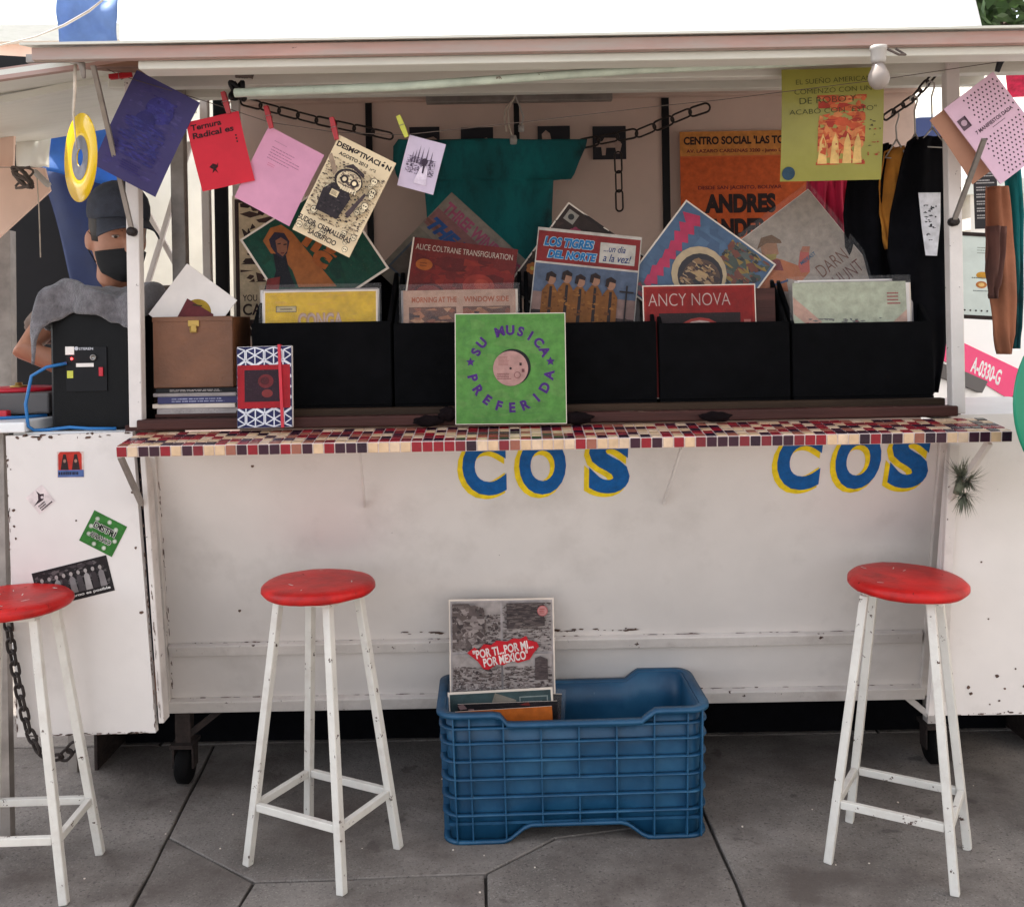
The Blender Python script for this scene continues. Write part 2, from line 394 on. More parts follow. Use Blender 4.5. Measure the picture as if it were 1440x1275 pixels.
def slab(poly, gap=.0045, seed=0, dz=0.):
    rg = random.Random(seed); cc = sum(poly, Vector((0, 0))) / len(poly); inn = []
    n = len(poly); area = sum(poly[i].x * poly[(i + 1) % n].y - poly[(i + 1) % n].x * poly[i].y for i in range(n))
    if area < 0: poly = poly[::-1]
    for i in range(n):
        p, q, r_ = poly[i - 1], poly[i], poly[(i + 1) % n]; e1, e2 = (q - p).normalized(), (r_ - q).normalized()
        n1, n2 = Vector((-e1.y, e1.x)), Vector((-e2.y, e2.x)); k = 1 + n1.dot(n2)
        inn.append(q + (n1 + n2) * (gap / max(k, .35)))
    pts = []
    for i in range(n): pts += fray(inn[i], inn[(i + 1) % n], rg)
    mb = MB(); k = len(pts); vs = []
    for z, sh in ((-.0135, 0), (-.003, 0), (dz, .003)):
        for p in pts:
            d = (cc - p).normalized() * sh; vs.append((p.x + d.x, p.y + d.y, z))
    fs = [tuple(2 * k + j for j in range(k))]
    for l in (0, 1):
        for j in range(k): fs.append((l * k + j, l * k + (j + 1) % k, (l + 1) * k + (j + 1) % k, (l + 1) * k + j))
    mb.add(vs, fs); return mb.build('slab', 'concrete', pav)
V = Vector
slab([V((XL, Y0)), B2, b_, a_, A0, V((XL, Y1))], seed=1)
slab([B2, C2, c_, b_], seed=2)
slab([C2, D2, d_, c_], seed=3)
slab([b_, c_, d_, e_, g_, G0, A0, a_], seed=4)
slab([D2, G2, g_, e_, d_], seed=5)
slab([G2, V((XR, Y0)), V((XR, Y1)), G0, g_], seed=6)
k = 10
for j, (ya, yb) in enumerate([(-.9, .55), (.55, 1.95), (3.6, 4.55)]):
    for i in range(-3, 4):
        o_ = .4 * (j % 2); k += 1
        slab([V((i * 1.3 + o_, ya)), V(((i + 1) * 1.3 + o_, ya)), V(((i + 1) * 1.3 + o_, yb)), V((i * 1.3 + o_, yb))], seed=k)

# ------------------------------------------------------------------ the stall
ST = empty('record_stall', (.1, 3.2, 0), 0, 'white painted sheet-metal record stall with open front and mosaic counter', 'stall')
def chips(p0, p1, nrm, n, lmax, hmax, seed, parent, side=None):
    rg = random.Random(seed); p0, p1, nrm = V(p0), V(p1), V(nrm).normalized(); d = (p1 - p0); u = d.normalized(); s_ = nrm.cross(u)
    mb = MB()
    for _ in range(n):
        t = rg.random(); l = rg.uniform(.1, 1) ** 2 * lmax; h = rg.uniform(.25, 1) * hmax; c = p0 + d * t + nrm * .0012 + s_ * rg.uniform(-hmax, hmax) * .5
        k = rg.choice((5, 6, 7)); pts = []
        for i in range(k):
            a = 6.283 * i / k; q = rg.uniform(.55, 1.1); pts.append(c + u * (l * .5 * q * math.cos(a)) + s_ * (h * .5 * q * math.sin(a)))
        mb.add(pts, [tuple(range(k))])
    o = mb.build('rust_chips', 'rust_chip', parent, recalc=False); o['kind'] = 'stuff'; return o
ptop, pbot = V((0, 2.87, 1.205)), V((0, 3.27, .278))
pn = V((0, -(ptop.z - pbot.z), -(pbot.y - ptop.y))).normalized()     # outward normal of the leaning front panel
def pan(px, py, off=0.): return on_plane(px, py, ptop + pn * off, pn)
FP = MB()
quad = [pan(206, 612), pan(1332, 592), pan(1300, 966), pan(228, 988)]
def slabquad(mb, q, nrm, t):
    n = V(nrm).normalized() * t; vs = [*q, *[p - n for p in q]]
    mb.add(vs, [(0, 1, 2, 3), (7, 6, 5, 4), (0, 4, 5, 1), (1, 5, 6, 2), (2, 6, 7, 3), (3, 7, 4, 0)])
slabquad(FP, quad, pn, .015); FPo = FP.build('front_panel', 'panel_paint', ST)
def barp(name, A, B, wide, deep, nrm, mat='frame_paint', parent=None, bev=.003):
    """bar of the given width in a plane with normal nrm"""
    A, B = V(A), V(B); z = (B - A).normalized(); y = V(nrm).normalized(); x = y.cross(z).normalized(); y = z.cross(x)
    mb = MB(); mb.box((0, 0, (B - A).length / 2), (wide, deep, (B - A).length), frame(A, x, y, z), bev); return mb.build(name, mat, parent or ST)
barp('panel_rail', pan(238, 914, .010), pan(1296, 894, .010), .040, .020, pn)
barp('panel_rail', pan(232, 992, .011), pan(1300, 972, .011), .046, .024, pn)
barp('panel_stile', pan(210, 640, .009), pan(232, 985, .009), .040, .018, pn)
barp('panel_stile', pan(1333, 618, .009), pan(1304, 975, .009), .052, .018, pn)
chips(pan(245, 905, .003), pan(1290, 885, .003), pn, 90, .05, .007, 3, ST)
chips(pan(560, 890, .003), pan(900, 884, .003), pn, 70, .045, .009, 31, ST)
chips(pan(240, 982, .003), pan(1290, 962, .003), pn, 90, .05, .006, 4, ST)
chips(pan(222, 650, .020), pan(243, 970, .020), pn, 40, .05, .005, 5, ST)
chips(pan(260, 985, .003), pan(300, 984, .003), pn, 20, .03, .012, 51, ST)
# the wings on either side stand upright in front of the leaning panel
WY = 2.875; wn = V((0, -1, 0))
wq = [at(8, 613, WY), at(186, 607, WY), at(219, 1030, WY), at(24, 1036, WY)]
mb = MB(); slabquad(mb, wq, wn, .022); LW = mb.build('side_panel', 'panel_paint', ST)
rw = [at(1338, 584, WY), at(1600, 578, WY), at(1600, 1002, WY), at(1306, 1006, WY)]
mb = MB(); slabquad(mb, rw, wn, .022); RW = mb.build('side_panel', 'panel_paint', ST)
barp('jamb', at(205, 640, 2.885), at(231, 1012, 2.90), .016, .05, wn)
barp('jamb', at(1341, 625, 2.868), at(1322, 985, 2.868), .030, .02, wn)
chips(at(196, 640, WY), at(219, 1026, WY), wn, 70, .03, .0045, 6, ST); chips(at(203, 660, WY - .012), at(226, 1020, WY), wn, 60, .035, .0035, 61, ST)
chips(at(10, 640, WY), at(24, 1030, WY), wn, 70, .03, .006, 7, ST); chips(at(30, 1034, WY), at(215, 1029, WY), wn, 60, .03, .005, 8, ST)
chips(at(1310, 1004, WY), at(1440, 1002, WY), wn, 30, .02, .006, 81, ST)
chips(at(12, 616, WY), at(185, 610, WY), wn, 20, .035, .012, 82, ST)
rg = random.Random(5); mb = MB()
for (px, py) in [(186, 692), (191, 770), (199, 861), (15, 660), (19, 717), (22, 757), (20, 740), (55, 617), (107, 732), (1402, 950), (1413, 968), (1362, 966), (1428, 940), (1440, 965), (1392, 990), (1418, 1000), (1365, 975), (1405, 985), (1390, 870), (1380, 790), (355, 655), (337, 858), (1230, 610)]:
    p = at(px, py, WY - .001) if px < 230 or px > 1330 else pan(px, py, .001); r_ = rg.uniform(.0025, .006)
    mb.add([p + V((r_ * math.cos(6.28 * i / 7) * rg.uniform(.6, 1.2), 0, r_ * math.sin(6.28 * i / 7) * rg.uniform(.6, 1.2))) for i in range(7)], [tuple(range(7))])
o = mb.build('rust_spots', 'rust_chip', ST, recalc=False); o['kind'] = 'stuff'
# lower body behind the front
zt = 1.19
def boxpart(name, lo, hi, mat, parent=None, bev=.0):
    lo, hi = V(lo), V(hi); mb = MB(); mb.box((lo + hi) / 2, hi - lo, None, bev); return mb.build(name, mat, parent or ST)
boxpart('side_wall', (-1.46, 2.90, .34), (-1.44, 4.02, 1.17), 'panel_paint'); boxpart('side_wall', (1.78, 2.90, .34), (1.80, 4.02, 1.17), 'panel_paint')
boxpart('back_light_block', (-1.44, 3.995, .0), (1.78, 4.01, .33), 'rust_dark'); boxpart('side_light_block', (-1.452, 3.4, .0), (-1.442, 3.99, .33), 'rust_dark'); boxpart('side_light_block', (1.782, 3.4, .0), (1.792, 3.99, .33), 'rust_dark')  # low boards added to block light from behind and darken the underside
boxpart('side_top', (-1.458, 2.902, 1.180), (-1.132, 3.5, 1.206), 'table_white'); boxpart('side_top', (1.302, 2.902, 1.180), (1.79, 3.6, 1.206), 'table_white')
boxpart('floor_deck', (-1.43, 3.29, .26), (1.77, 4.0, .30), 'ceiling_wood')
boxpart('back_panel', (-1.09, 3.96, .31), (1.62, 3.99, 2.415), 'back_wall')
boxpart('worktop', (-1.13, 2.895, 1.205), (1.30, 3.28, 1.222), 'wood_dark')
# posts, ledge
for nm, a, b, wd in (('post', (194, 600), (186, 92), .037), ('post', (1345, 581), (1336, 84), .038)):
    barp(nm, at(*a, 2.85), at(*b, 2.85), wd, .037, wn, 'post_paint')
barp('post', at(258, 560, 3.35), at(249, 92, 3.35), .046, .04, wn, 'steel_grey')
barp('post', at(296, 560, 3.7), at(287, 120, 3.7), .030, .03, wn, 'post_paint')
barp('post', at(339, 560, 3.78), at(331, 120, 3.78), .030, .03, wn, 'post_paint')
barp('dark_strip', at(316, 560, 3.76), at(309, 130, 3.76), .05, .02, wn, 'iron_black')
barp('brace', at(206, 405, 3.9), at(268, 200, 3.9), .020, .02, wn, 'post_paint'); barp('brace', at(182, 250, 3.93), at(262, 400, 3.93), .020, .02, wn, 'post_paint')
boxpart('ledge', (-1.07, 2.822, 1.2135), (1.262, 2.868, 1.243), 'wood_dark', bev=.004)
boxpart('ledge', (-.80, 2.8685, 1.2225), (1.245, 2.90, 1.262), 'wood_ledge', bev=.003)
for (x0, x1) in ((-.6, -.2), (.3, .5), (.75, 1.2)): chips((x0, 2.822, 1.243), (x1, 2.822, 1.243), (0, -1, 0), 8, .08, .003, int(x1 * 50), ST)
# counter with its mosaic
CX0, CX1 = at(163, 632, 2.65).x, at(1424, 616, 2.65).x
cf, cb = V((CX0, 2.65, 1.190)), V((CX0, 2.818, 1.2090)); cy = (cb - cf).normalized(); cz = V((1, 0, 0)).cross(cy); CM = frame(cf, V((1, 0, 0)), cy, cz)
dep, TK = (cb - cf).length, .029
CT = MB(); CT.box(((CX1 - CX0) / 2, dep / 2, -TK / 2 - .002), (CX1 - CX0, dep, TK), CM, .002); CT = CT.build('counter', 'grout', ST)
pitch = .0290; ncol = int((CX1 - CX0) / pitch); nrow = 5; ts = .0258
def tile_mesh(nm, mat, sx, sy, sz):
    b = bmesh.new(); bmesh.ops.create_cube(b, size=1); bmesh.ops.scale(b, vec=(sx, sy, sz), verts=b.verts)
    bmesh.ops.bevel(b, geom=[e for e in b.edges], offset=.0008, segments=1, affect='EDGES')
    me = bpy.data.meshes.new(nm); b.to_mesh(me); b.free(); me.materials.append(mat); return me
top_m = [tile_mesh('tile', m, ts, ts, .003) for m in TILES]; fr_m = [tile_mesh('tile', m, ts, .003, .0262) for m in TILES]
inv = wm(CT).inverted(); rg = random.Random(11); rest = [MB() for _ in TILES]; last = -1
pal = [0, 0, 4, 1, 1, 5, 2, 2, 3, 6]
for i in range(ncol):
    x = (i + .5) * (CX1 - CX0) / ncol
    for r_ in range(-1, nrow):
        t = rg.choice(pal)
        while t == last: t = rg.choice(pal)
        last = t; j = rg.uniform(-.0004, .0004)
        if r_ == -1: L_ = V((x, -.0012, -.0160)); me = fr_m[t]
        else: L_ = V((x + j, .0165 + r_ * .0332, -.0012 + rg.uniform(0, .0006))); me = top_m[t]
        if r_ < 2:
            o = bpy.data.objects.new('tile', me); col.objects.link(o); o.parent = CT
            o.matrix_basis = inv @ CM @ Matrix.Translation(L_) @ Matrix.Rotation(rg.uniform(-.012, .012), 4, 'Z')
        else: rest[t].box(L_, (ts, ts, .003), CM)
for t, mb in enumerate(rest):
    o = mb.build('tile_field', TILES[t], CT); o['kind'] = 'stuff'
# the struts that carry the counter
mb = MB(); mb.bar(at(169, 641, 2.68), at(199, 708, 2.862), .012, .016); mb.build('strut', 'steel_grey', ST)
mb = MB(); mb.bar(at(1391, 622, 2.69), at(1337, 700, 2.856), .014, .016); mb.build('strut', 'frame_paint', ST)
for (a, b) in (((506, 636), (513, 712)), ((958, 630), (933, 708))):
    mb = MB(); mb.bar(at(*a, 2.76), pan(*b, .006), .006, .010); mb.build('strut', 'panel_paint', ST)
# roof flap, its fascia and gutter, ceiling
AX0, AX1 = at(44, 70, 2.45).x, 1.62
boxpart('fascia', (AX0, 2.45, 2.165), (AX1, 2.475, 2.196), 'fascia_pink', bev=.002)
boxpart('gutter', (AX0 + .25, 2.480, 2.146), (AX1, 2.555, 2.168), 'gutter_paint', bev=.004)
def slope(name, y0, z0, y1, z1, x0, x1, t, mat):
    mb = MB(); q = [V((x0, y0, z0)), V((x1, y0, z0)), V((x1, y1, z1)), V((x0, y1, z1))]; slabquad(mb, q, V((0, -(z1 - z0), y1 - y0)), t); return mb.build(name, mat, ST)
slope('roof', 2.43, 2.203, 4.1, 2.50, AX0 - .02, AX1 + .02, .006, 'gutter_paint')
slope('ceiling', 2.62, 2.205, 3.96, 2.44, AX0 + .02, AX1, .012, 'ceiling_wood')
for yb, zb in ((2.86, 2.212), (3.40, 2.306)): boxpart('roof_beam', (AX0 + .03, yb - .02, zb - .022), (AX1, yb + .02, zb + .016), 'gutter_paint', bev=.003)
boxpart('header', (-1.09, 3.90, 2.385), (1.62, 3.945, 2.42), 'back_wall', bev=.003)
mb = MB(); mb.tube([at(330, 131, 2.585), at(560, 122, 2.58), at(900, 98, 2.575), at(1245, 82, 2.575)], .0115, 10); mb.build('diagonal_pipe', 'pipe_green', ST)
mb = MB(); mb.bar(at(38, 83, 2.53), at(100, 82, 2.53), .012, .02); mb.build('flap_stay', 'steel_grey', ST)
# black battens on the back wall
BY = 3.955
def bat(px, y0, y1, wd, name='batten'): barp(name, at(px, y0, BY), at(px + (y1 - y0) * .017, y1, BY), wd, .01, wn, 'iron_black')
bat(518, 140, 400, .026); bat(726, 145, 250, .022); bat(935, 136, 340, .030)
boxpart('lamp_housing', (at(600, 140, 3.9).x, 3.86, at(600, 148, 3.9).z), (at(860, 140, 3.9).x, 3.90, at(600, 134, 3.9).z), 'steel_grey', bev=.003)
# gas stays of the flap
for (a, b) in (((131, 92), (186, 326)), ((1384, 196), (1341, 312))):
    A, B = at(*a, 2.62), at(*b, 2.822); mb = MB(); mb.bar(A, B, .012, .010); s_ = mb.build('flap_stay', 'steel_grey', ST)
    mb = MB(); mb.lathe([(0.001, -.012), (.013, -.012), (.013, .012), (.001, .012)], frame(B, V((1, 0, 0)), V((0, 0, 1)), V((0, -1, 0))), 12); mb.build('stay_bolt', 'chain_iron', ST)
# casters with their braces
for px, py, bx in ((250, 1118, 330), (1302, 1072, 1232)):
    base = fl(px, py); base.y = max(base.y, 3.30); base.x = (px - 720) * base.y / FPX; rw_ = .058
    mb = MB(); mb.lathe([(.001, -.024), (rw_ * .8, -.024), (rw_, -.016), (rw_, .016), (rw_ * .8, .024), (.001, .024)], frame(V((base.x, base.y, rw_)), V((0, 1, 0)), V((0, 0, 1)), V((1, 0, 0))), 20); mb.build('caster_wheel', 'rubber', ST)
    mb = MB(); mb.box((base.x, base.y, .133), (.075, .09, .012)); mb.box((base.x - .032, base.y, .095), (.006, .05, .08)); mb.box((base.x + .032, base.y, .095), (.006, .05, .08)); mb.build('caster_fork', 'rust_dark', ST)
    mb = MB(); mb.box((base.x, base.y, .225), (.05, .04, .172)); mb.build('caster_leg', 'frame_paint' if px > 700 else 'rust_dark', ST)
    q = V(((bx - 720) * base.y / FPX, base.y, .29)); mb = MB(); mb.bar(V((base.x, base.y - .01, .150)), q, .012, .02); mb.build('caster_brace', 'frame_paint' if px > 700 else 'rust_dark', ST)
boxpart('underside_shade_sheet', (-1.43, 3.62, .002), (1.77, 3.626, .262), 'black_cloth')  # added black sheet that stands in for the deep shade under the stall

# painted letters: blue with a yellow shadow, two times, each letter a piece
Xa = V((1, 0, 0)); Ya = Xa.cross(pn) * -1
if Ya.z < 0: Ya = -Ya
def letter(ch, px, wpx, top=609, bot=702):
    bl = (bot + (720 - px) * .0175); cen = pan(px, (top + bot) / 2 + (720 - px) * .0175, .0008); s_ = cen.y / FPX
    hh = (bot - top) * s_ * 1.02; ww = wpx * s_; p = Print()
    ye, bl_ = (226, 196, 30), (12, 84, 146)
    p.text(ch, -.010, -.008, hh * 1.05, ye, bold=.075, width=ww * 1.08); p.text(ch, 0, 0, hh, bl_, bold=.05, width=ww)
    return p.build('painted_letter', FPo, 'print_ink', wm(FPo).inverted() @ frame(cen, Xa, Ya, pn))
for ch, px, wp in (('C', 681, 62), ('O', 763, 66), ('S', 857, 58), ('C', 1124, 62), ('O', 1207, 64), ('S', 1280, 56)): letter(ch, px, wp)

# ------------------------------------------------------------------ flat things: sleeves, papers, posters
def flat_m(px, py, Y, rot=0., lean=0., yaw=0.):
    o = at(px, py, Y); F_ = frame(o, V((1, 0, 0)), V((0, 0, 1)), V((0, -1, 0)))
    return F_ @ Matrix.Rotation(R(yaw), 4, 'Y') @ Matrix.Rotation(R(-lean), 4, 'X') @ Matrix.Rotation(R(rot - 1.0), 4, 'Z')
def card(name, m, w_, h_, t, mat, label, cat, group=None, curl=0.):
    mb = MB()
    if curl:
        def f(u, v, z=0): return ((u - .5) * w_, (v - .5) * h_, curl * (math.sin(u * 3.1) - .6) * (1.1 - v) + curl * .5 * math.sin(v * 4 + u * 3))
        mb.grid(f, 8, 8); o = mb.build(name, mat)
    else:
        mb.box((0, 0, -t / 2), (w_, h_, t), None, min(t * .3, .001)); o = mb.build(name, mat)
    o.matrix_basis = m; return tag(o, label, cat, group)
def sleeve(px, py, Y, size, rot, lean, label, art, edge='card_cream', t=.004, mat='print_ink', name='record_sleeve', cat='record sleeve', hsize=None, group=None, yaw=0., plastic=False, gain=.68):
    m = flat_m(px, py, Y, rot, lean, yaw); o = card(name, m, size, hsize or size, t, edge, label, cat, group)
    if art:
        p = Print(); p.gain = gain; art(p, size / 2); p.build('cover_print', o, mat)
    if plastic:
        mb = MB(); mb.grid(lambda u, v: ((u - .5) * size * 1.07, (v - .5) * (hsize or size) * 1.07 + .006, .007 + .002 * math.sin(9 * u + 5 * v)), 8, 8); mb.build('plastic_sleeve', 'clear_plastic', o, local=True)
    return o
# ---- cover prints, drawn in half sizes h
def art_yellow(p, h):
    p.rect(-h * .97, -h * .97, h * .97, h * .97, (232, 186, 12)); p.scatter(-h * .95, h * .3, h * .95, h * .95, 60, [(226, 176, 24), (234, 192, 20), (226, 176, 50)], .01, .03, 3, .3)
    p.rect(-h * .78, h * .62, -h * .42, h * .73, (50, 40, 30)); p.rect(-h * .77, h * .63, -h * .43, h * .72, (196, 176, 130)); p.scribble(-h * .70, h * .65, -h * .45, h * .70, 1, (90, 80, 60))
    p.text('CONGA', 0, h * .47, h * .28, (196, 150, 110), bold=.06, width=h * .8); p.text('CONGA', .001, h * .47, h * .24, (206, 176, 160), bold=.01, width=h * .76)
def art_green(p, h):
    def T(x, y, r_=57):   # the picture stands upright while the sleeve lies on its corner
        c, s_ = math.cos(R(r_)), math.sin(R(r_)); return (x * c - y * s_, x * s_ + y * c)
    p.rect(-h * .96, -h * .96, h * .96, h * .96, (16, 72, 56)); p.scatter(-h * .9, -h * .9, h * .9, h * .9, 90, [(14, 62, 50), (18, 80, 62), (20, 70, 50)], .01, .05, 5)
    P = lambda pts, c: p.poly([T(x * h, y * h) for x, y in pts], c)
    P([(-.95, .26), (-.82, .50), (-.62, .56), (-.42, .42), (-.10, .02), (.42, -.62), (-.28, -.62), (-.40, -.30), (-.62, -.02), (-.80, .02)], (176, 104, 52))
    P([(-.76, .02), (-.52, -.02), (-.46, -.30), (-.34, -.62), (-.78, -.62), (-.70, -.30)], (24, 24, 34))
    P([(-.84, .28), (-.74, .42), (-.56, .40), (-.46, .24), (-.50, .02), (-.58, -.08), (-.70, 0), (-.80, .14)], (44, 36, 54))
    P([(-.72, .26), (-.62, .32), (-.50, .24), (-.50, .06), (-.58, -.04), (-.68, .04)], (150, 96, 72)); P([(-.68, .20), (-.62, .215), (-.62, .19), (-.68, .185)], (40, 26, 24)); P([(-.57, .19), (-.51, .20), (-.51, .175), (-.57, .17)], (40, 26, 24)); P([(-.62, .03), (-.55, .035), (-.56, .01), (-.61, .01)], (110, 40, 40))
    P([(-.86, -.46), (-.62, -.42), (-.64, -.66), (-.88, -.66)], (130, 44, 40))
    for t, x, y in (('n', -.02, .22), ('&', .30, .0), ('c', .14, -.10)): 
        q = T(x * h, y * h); p.text(t, q[0], q[1], h * .30, (176, 96, 44), rot=57 - 35, bold=.05, width=h * .34)
def art_three(p, h):
    p.rect(-h, -h, h, h, (128, 116, 104)); p.rect(-h * .98, h * .24, h * .98, h * .62, (128, 84, 82)); p.rect(-h, h * .30, h, h * .36, (110, 70, 60))
    p.text('THREE WINDOWS', 0, h * .74, h * .24, (150, 70, 96), bold=.04, width=h * 1.8); p.text('THE BRASS', -h * .1, h * .34, h * .28, (36, 74, 130), bold=.06, width=h * 1.6, shear=.3)
    p.rect(-h, -h, h, h * .12, (112, 104, 92))
    for k_ in range(3): p.rect(-h * .9 + k_ * h * .62, -h * .8, -h * .36 + k_ * h * .62, -h * .05, (70, 78, 88)); p.rect(-h * .86 + k_ * h * .62, -h * .76, -h * .40 + k_ * h * .62, -h * .1, (96, 84, 74))
def art_red(p, h):
    p.rect(-h * .97, -h, h, h, (118, 38, 34)); p.scatter(-h * .9, -h, h, h * .7, 140, [(134, 40, 34), (150, 50, 38), (104, 34, 32), (128, 36, 34)], .01, .05, 8)
    p.text('ALICE COLTRANE TRANSFIGURATION', .0, h * .83, h * .11, (214, 196, 180), bold=.0, width=h * 1.84)
    p.disc(-h * .72, h * .50, h * .16, (184, 98, 40), ry=h * .11); p.scribble(-h * .80, h * .45, -h * .64, h * .55, 2, (120, 60, 30))
    p.disc(-h * .55, -h * .05, h * .30, (92, 26, 30), ry=h * .22); p.disc(-h * .55, -h * .07, h * .27, (140, 44, 38), ry=h * .19)
    p.disc(h * .35, h * .2, h * .30, (164, 58, 46), ry=h * .24); p.disc(h * .4, h * .25, h * .14, (182, 74, 56), ry=h * .10)
def art_pair(p, h):
    p.rect(-h, -h, h, h, (190, 150, 128)); p.text('MORNING AT THE', -h * .45, h * .83, h * .10, (170, 84, 50), width=h * .8, bold=.03); p.text('WINDOW SIDE', h * .48, h * .83, h * .10, (170, 84, 50), width=h * .8, bold=.03)
    for x0, x1, s_ in ((-.9, -.06, 1), (.06, .9, 2)):
        p.rect(x0 * h, -h, x1 * h, h * .7, (110, 70, 56)); p.scatter(x0 * h, -h, x1 * h, h * .68, 90, [(70, 46, 44), (150, 84, 60), (172, 110, 76), (96, 60, 52), (190, 140, 104)], .008, .03, s_)
def art_dark(p, h):
    p.rect(-h * .97, -h * .97, h * .97, h * .97, (62, 48, 44)); p.scatter(-h, -h, h, h, 60, [(80, 60, 54), (52, 42, 40), (88, 74, 62)], .01, .04, 9)
    p.rect(-h * .9, h * .68, -h * .68, h * .9, (168, 160, 150)); p.disc(-h * .79, h * .79, h * .06, (60, 60, 60))
    for j, (x, y) in enumerate([(-.55, .58), (-.28, .62), (.0, .6), (-.75, .25), (-.5, .22), (-.78, -.1), (-.55, -.12), (-.8, -.45), (-.2, .25)]):
        c = [(168, 70, 96), (190, 150, 60), (150, 50, 90), (196, 120, 60)][j % 4]
        for k_ in range(6): p.disc(x * h + h * .07 * math.cos(k_ * 1.05), y * h + h * .07 * math.sin(k_ * 1.05), h * .05, c, n=8)
        p.disc(x * h, y * h, h * .04, (220, 190, 90), n=8)
    p.rect(h * .10, h * .12, h * .92, h * .92, (166, 100, 66)); p.rect(h * .17, h * .2, h * .85, h * .85, (196, 166, 120)); p.rect(h * .24, h * .27, h * .78, h * .78, (90, 60, 56)); p.disc(h * .5, h * .5, h * .2, (160, 120, 80))
def art_band(p, h):
    p.rect(-h, -h, h, h, (206, 196, 186)); p.rect(-h * .98, h * .34, h * .98, h * .94, (140, 40, 40))
    p.text('LOS TIGRES', -h * .38, h * .74, h * .20, (190, 214, 224), bold=.09, width=h * .98, shear=.2); p.text('LOS TIGRES', -h * .38, h * .74, h * .18, (24, 116, 178), bold=.05, width=h * .95, shear=.2)
    p.text('DEL NORTE', -h * .30, h * .50, h * .18, (190, 214, 224), bold=.09, width=h * .96, shear=.2); p.text('DEL NORTE', -h * .30, h * .50, h * .16, (24, 116, 178), bold=.05, width=h * .93, shear=.2)
    p.rect(h * .10 + h * .12, h * .42, h * .90, h * .82, (206, 198, 188)); p.text('...un dia', h * .50, h * .71, h * .13, (40, 60, 116), shear=.3, width=h * .42); p.text('a la vez!', h * .56, h * .53, h * .15, (40, 60, 116), shear=.3, width=h * .54)
    p.rect(-h * .98, -h * .98, h * .98, h * .30, (92, 104, 126)); p.rect(-h * .98, -h * .98, h * .98, -h * .25, (150, 120, 112)); p.rect(-h * .98, -h * .98, h * .98, -h * .62, (70, 54, 52))
    p.scatter(-h * .98, -h * .98, h * .98, -h * .6, 70, [(60, 46, 44), (86, 66, 58), (50, 40, 40)], .008, .02, 4)
    for j, x in enumerate((-.66, -.36, -.10, .18, .48)):
        t = h * (.02 if j % 2 else -.03); x *= h
        p.poly([(x - .14 * h, -h * .95), (x + .16 * h, -h * .95), (x + .15 * h, -h * .2 + t), (x + .06 * h, -h * .06 + t), (x - .06 * h, -h * .06 + t), (x - .15 * h, -h * .2 + t)], (136, 84, 36))
        p.poly([(x - .01 * h, -h * .95), (x + .06 * h, -h * .95), (x + .04 * h, -h * .10 + t), (x - .01 * h, -h * .10 + t)], (46, 34, 34)); p.scatter(x - .13 * h, -h * .9, x + .13 * h, -h * .15, 12, [(112, 66, 28), (160, 104, 48)], .004, .012, j)
        p.disc(x + .01 * h, h * .04 + t, h * .085, (168, 122, 98), ry=h * .11); p.poly([(x - .10 * h, h * .0 + t), (x - .09 * h, h * .14 + t), (x + .0 * h, h * .19 + t), (x + .10 * h, h * .13 + t), (x + .09 * h, h * .07 + t), (x - .02 * h, h * .09 + t), (x - .04 * h, -h * .02 + t)], (44, 28, 26))
    p.rect(h * .78, -h * .85, h * .81, h * .02, (44, 36, 38)); p.rect(h * .66, -h * .12, h * .93, -h * .09, (44, 36, 38))
def art_helmet(p, h):
    p.rect(-h * .97, -h * .97, h * .97, h * .97, (74, 100, 132)); p.scatter(-h * .9, -h * .9, h * .9, h * .9, 50, [(80, 108, 140), (68, 92, 124)], .01, .05, 2)
    q = 37
    for i in range(9): p.poly([(-h * (.88 - .02 * i) + random.uniform(-.05, .05) * h, h * (.78 - i * .19)), (-h * .62, h * (.9 - i * .19)), (-h * .5, h * (.74 - i * .19)), (-h * .72, h * (.62 - i * .19))], (196, 36, 84))
    p.scatter(h * .1, h * .1, h * .93, h * .93, 160, [(40, 40, 38), (70, 78, 66), (150, 120, 50), (90, 96, 90), (120, 60, 40)], .006, .03, 6)
    p.scatter(-h * .93, -h * .95, h * .3, -h * .72, 90, [(40, 40, 44), (150, 50, 60), (80, 80, 86)], .006, .02, 12)
    p.disc(-h * .02, h * .02, h * .50, (204, 178, 140), ry=h * .50); p.disc(h * .02, -h * .0, h * .41, (40, 28, 30)); p.disc(h * .06, -h * .02, h * .34, (90, 62, 44)); p.star(-h * .02, h * .06, h * .24, (196, 160, 110), 70)
    p.scatter(-h * .25, -h * .3, h * .35, h * .25, 60, [(60, 36, 30), (150, 110, 70), (30, 24, 26), (186, 150, 110)], .005, .02, 13)
    p.poly([(h * .12, -h * .20), (h * .46, -h * .06), (h * .50, -h * .44), (h * .30, -h * .62), (h * .04, -h * .52)], (188, 160, 134)); p.poly([(h * .2, -h * .3), (h * .42, -h * .2), (h * .44, -h * .28), (h * .22, -h * .38)], (34, 30, 34))
    p.poly([(h * .3, -h * .5), (h * .95, -h * .1), (h * .95, -h * .6), (h * .6, -h * .9), (h * .2, -h * .9)], (170, 130, 60)); p.scatter(h * .3, -h * .9, h * .93, -h * .2, 80, [(150, 40, 46), (190, 150, 60), (60, 90, 120), (180, 90, 100)], .006, .03, 14)
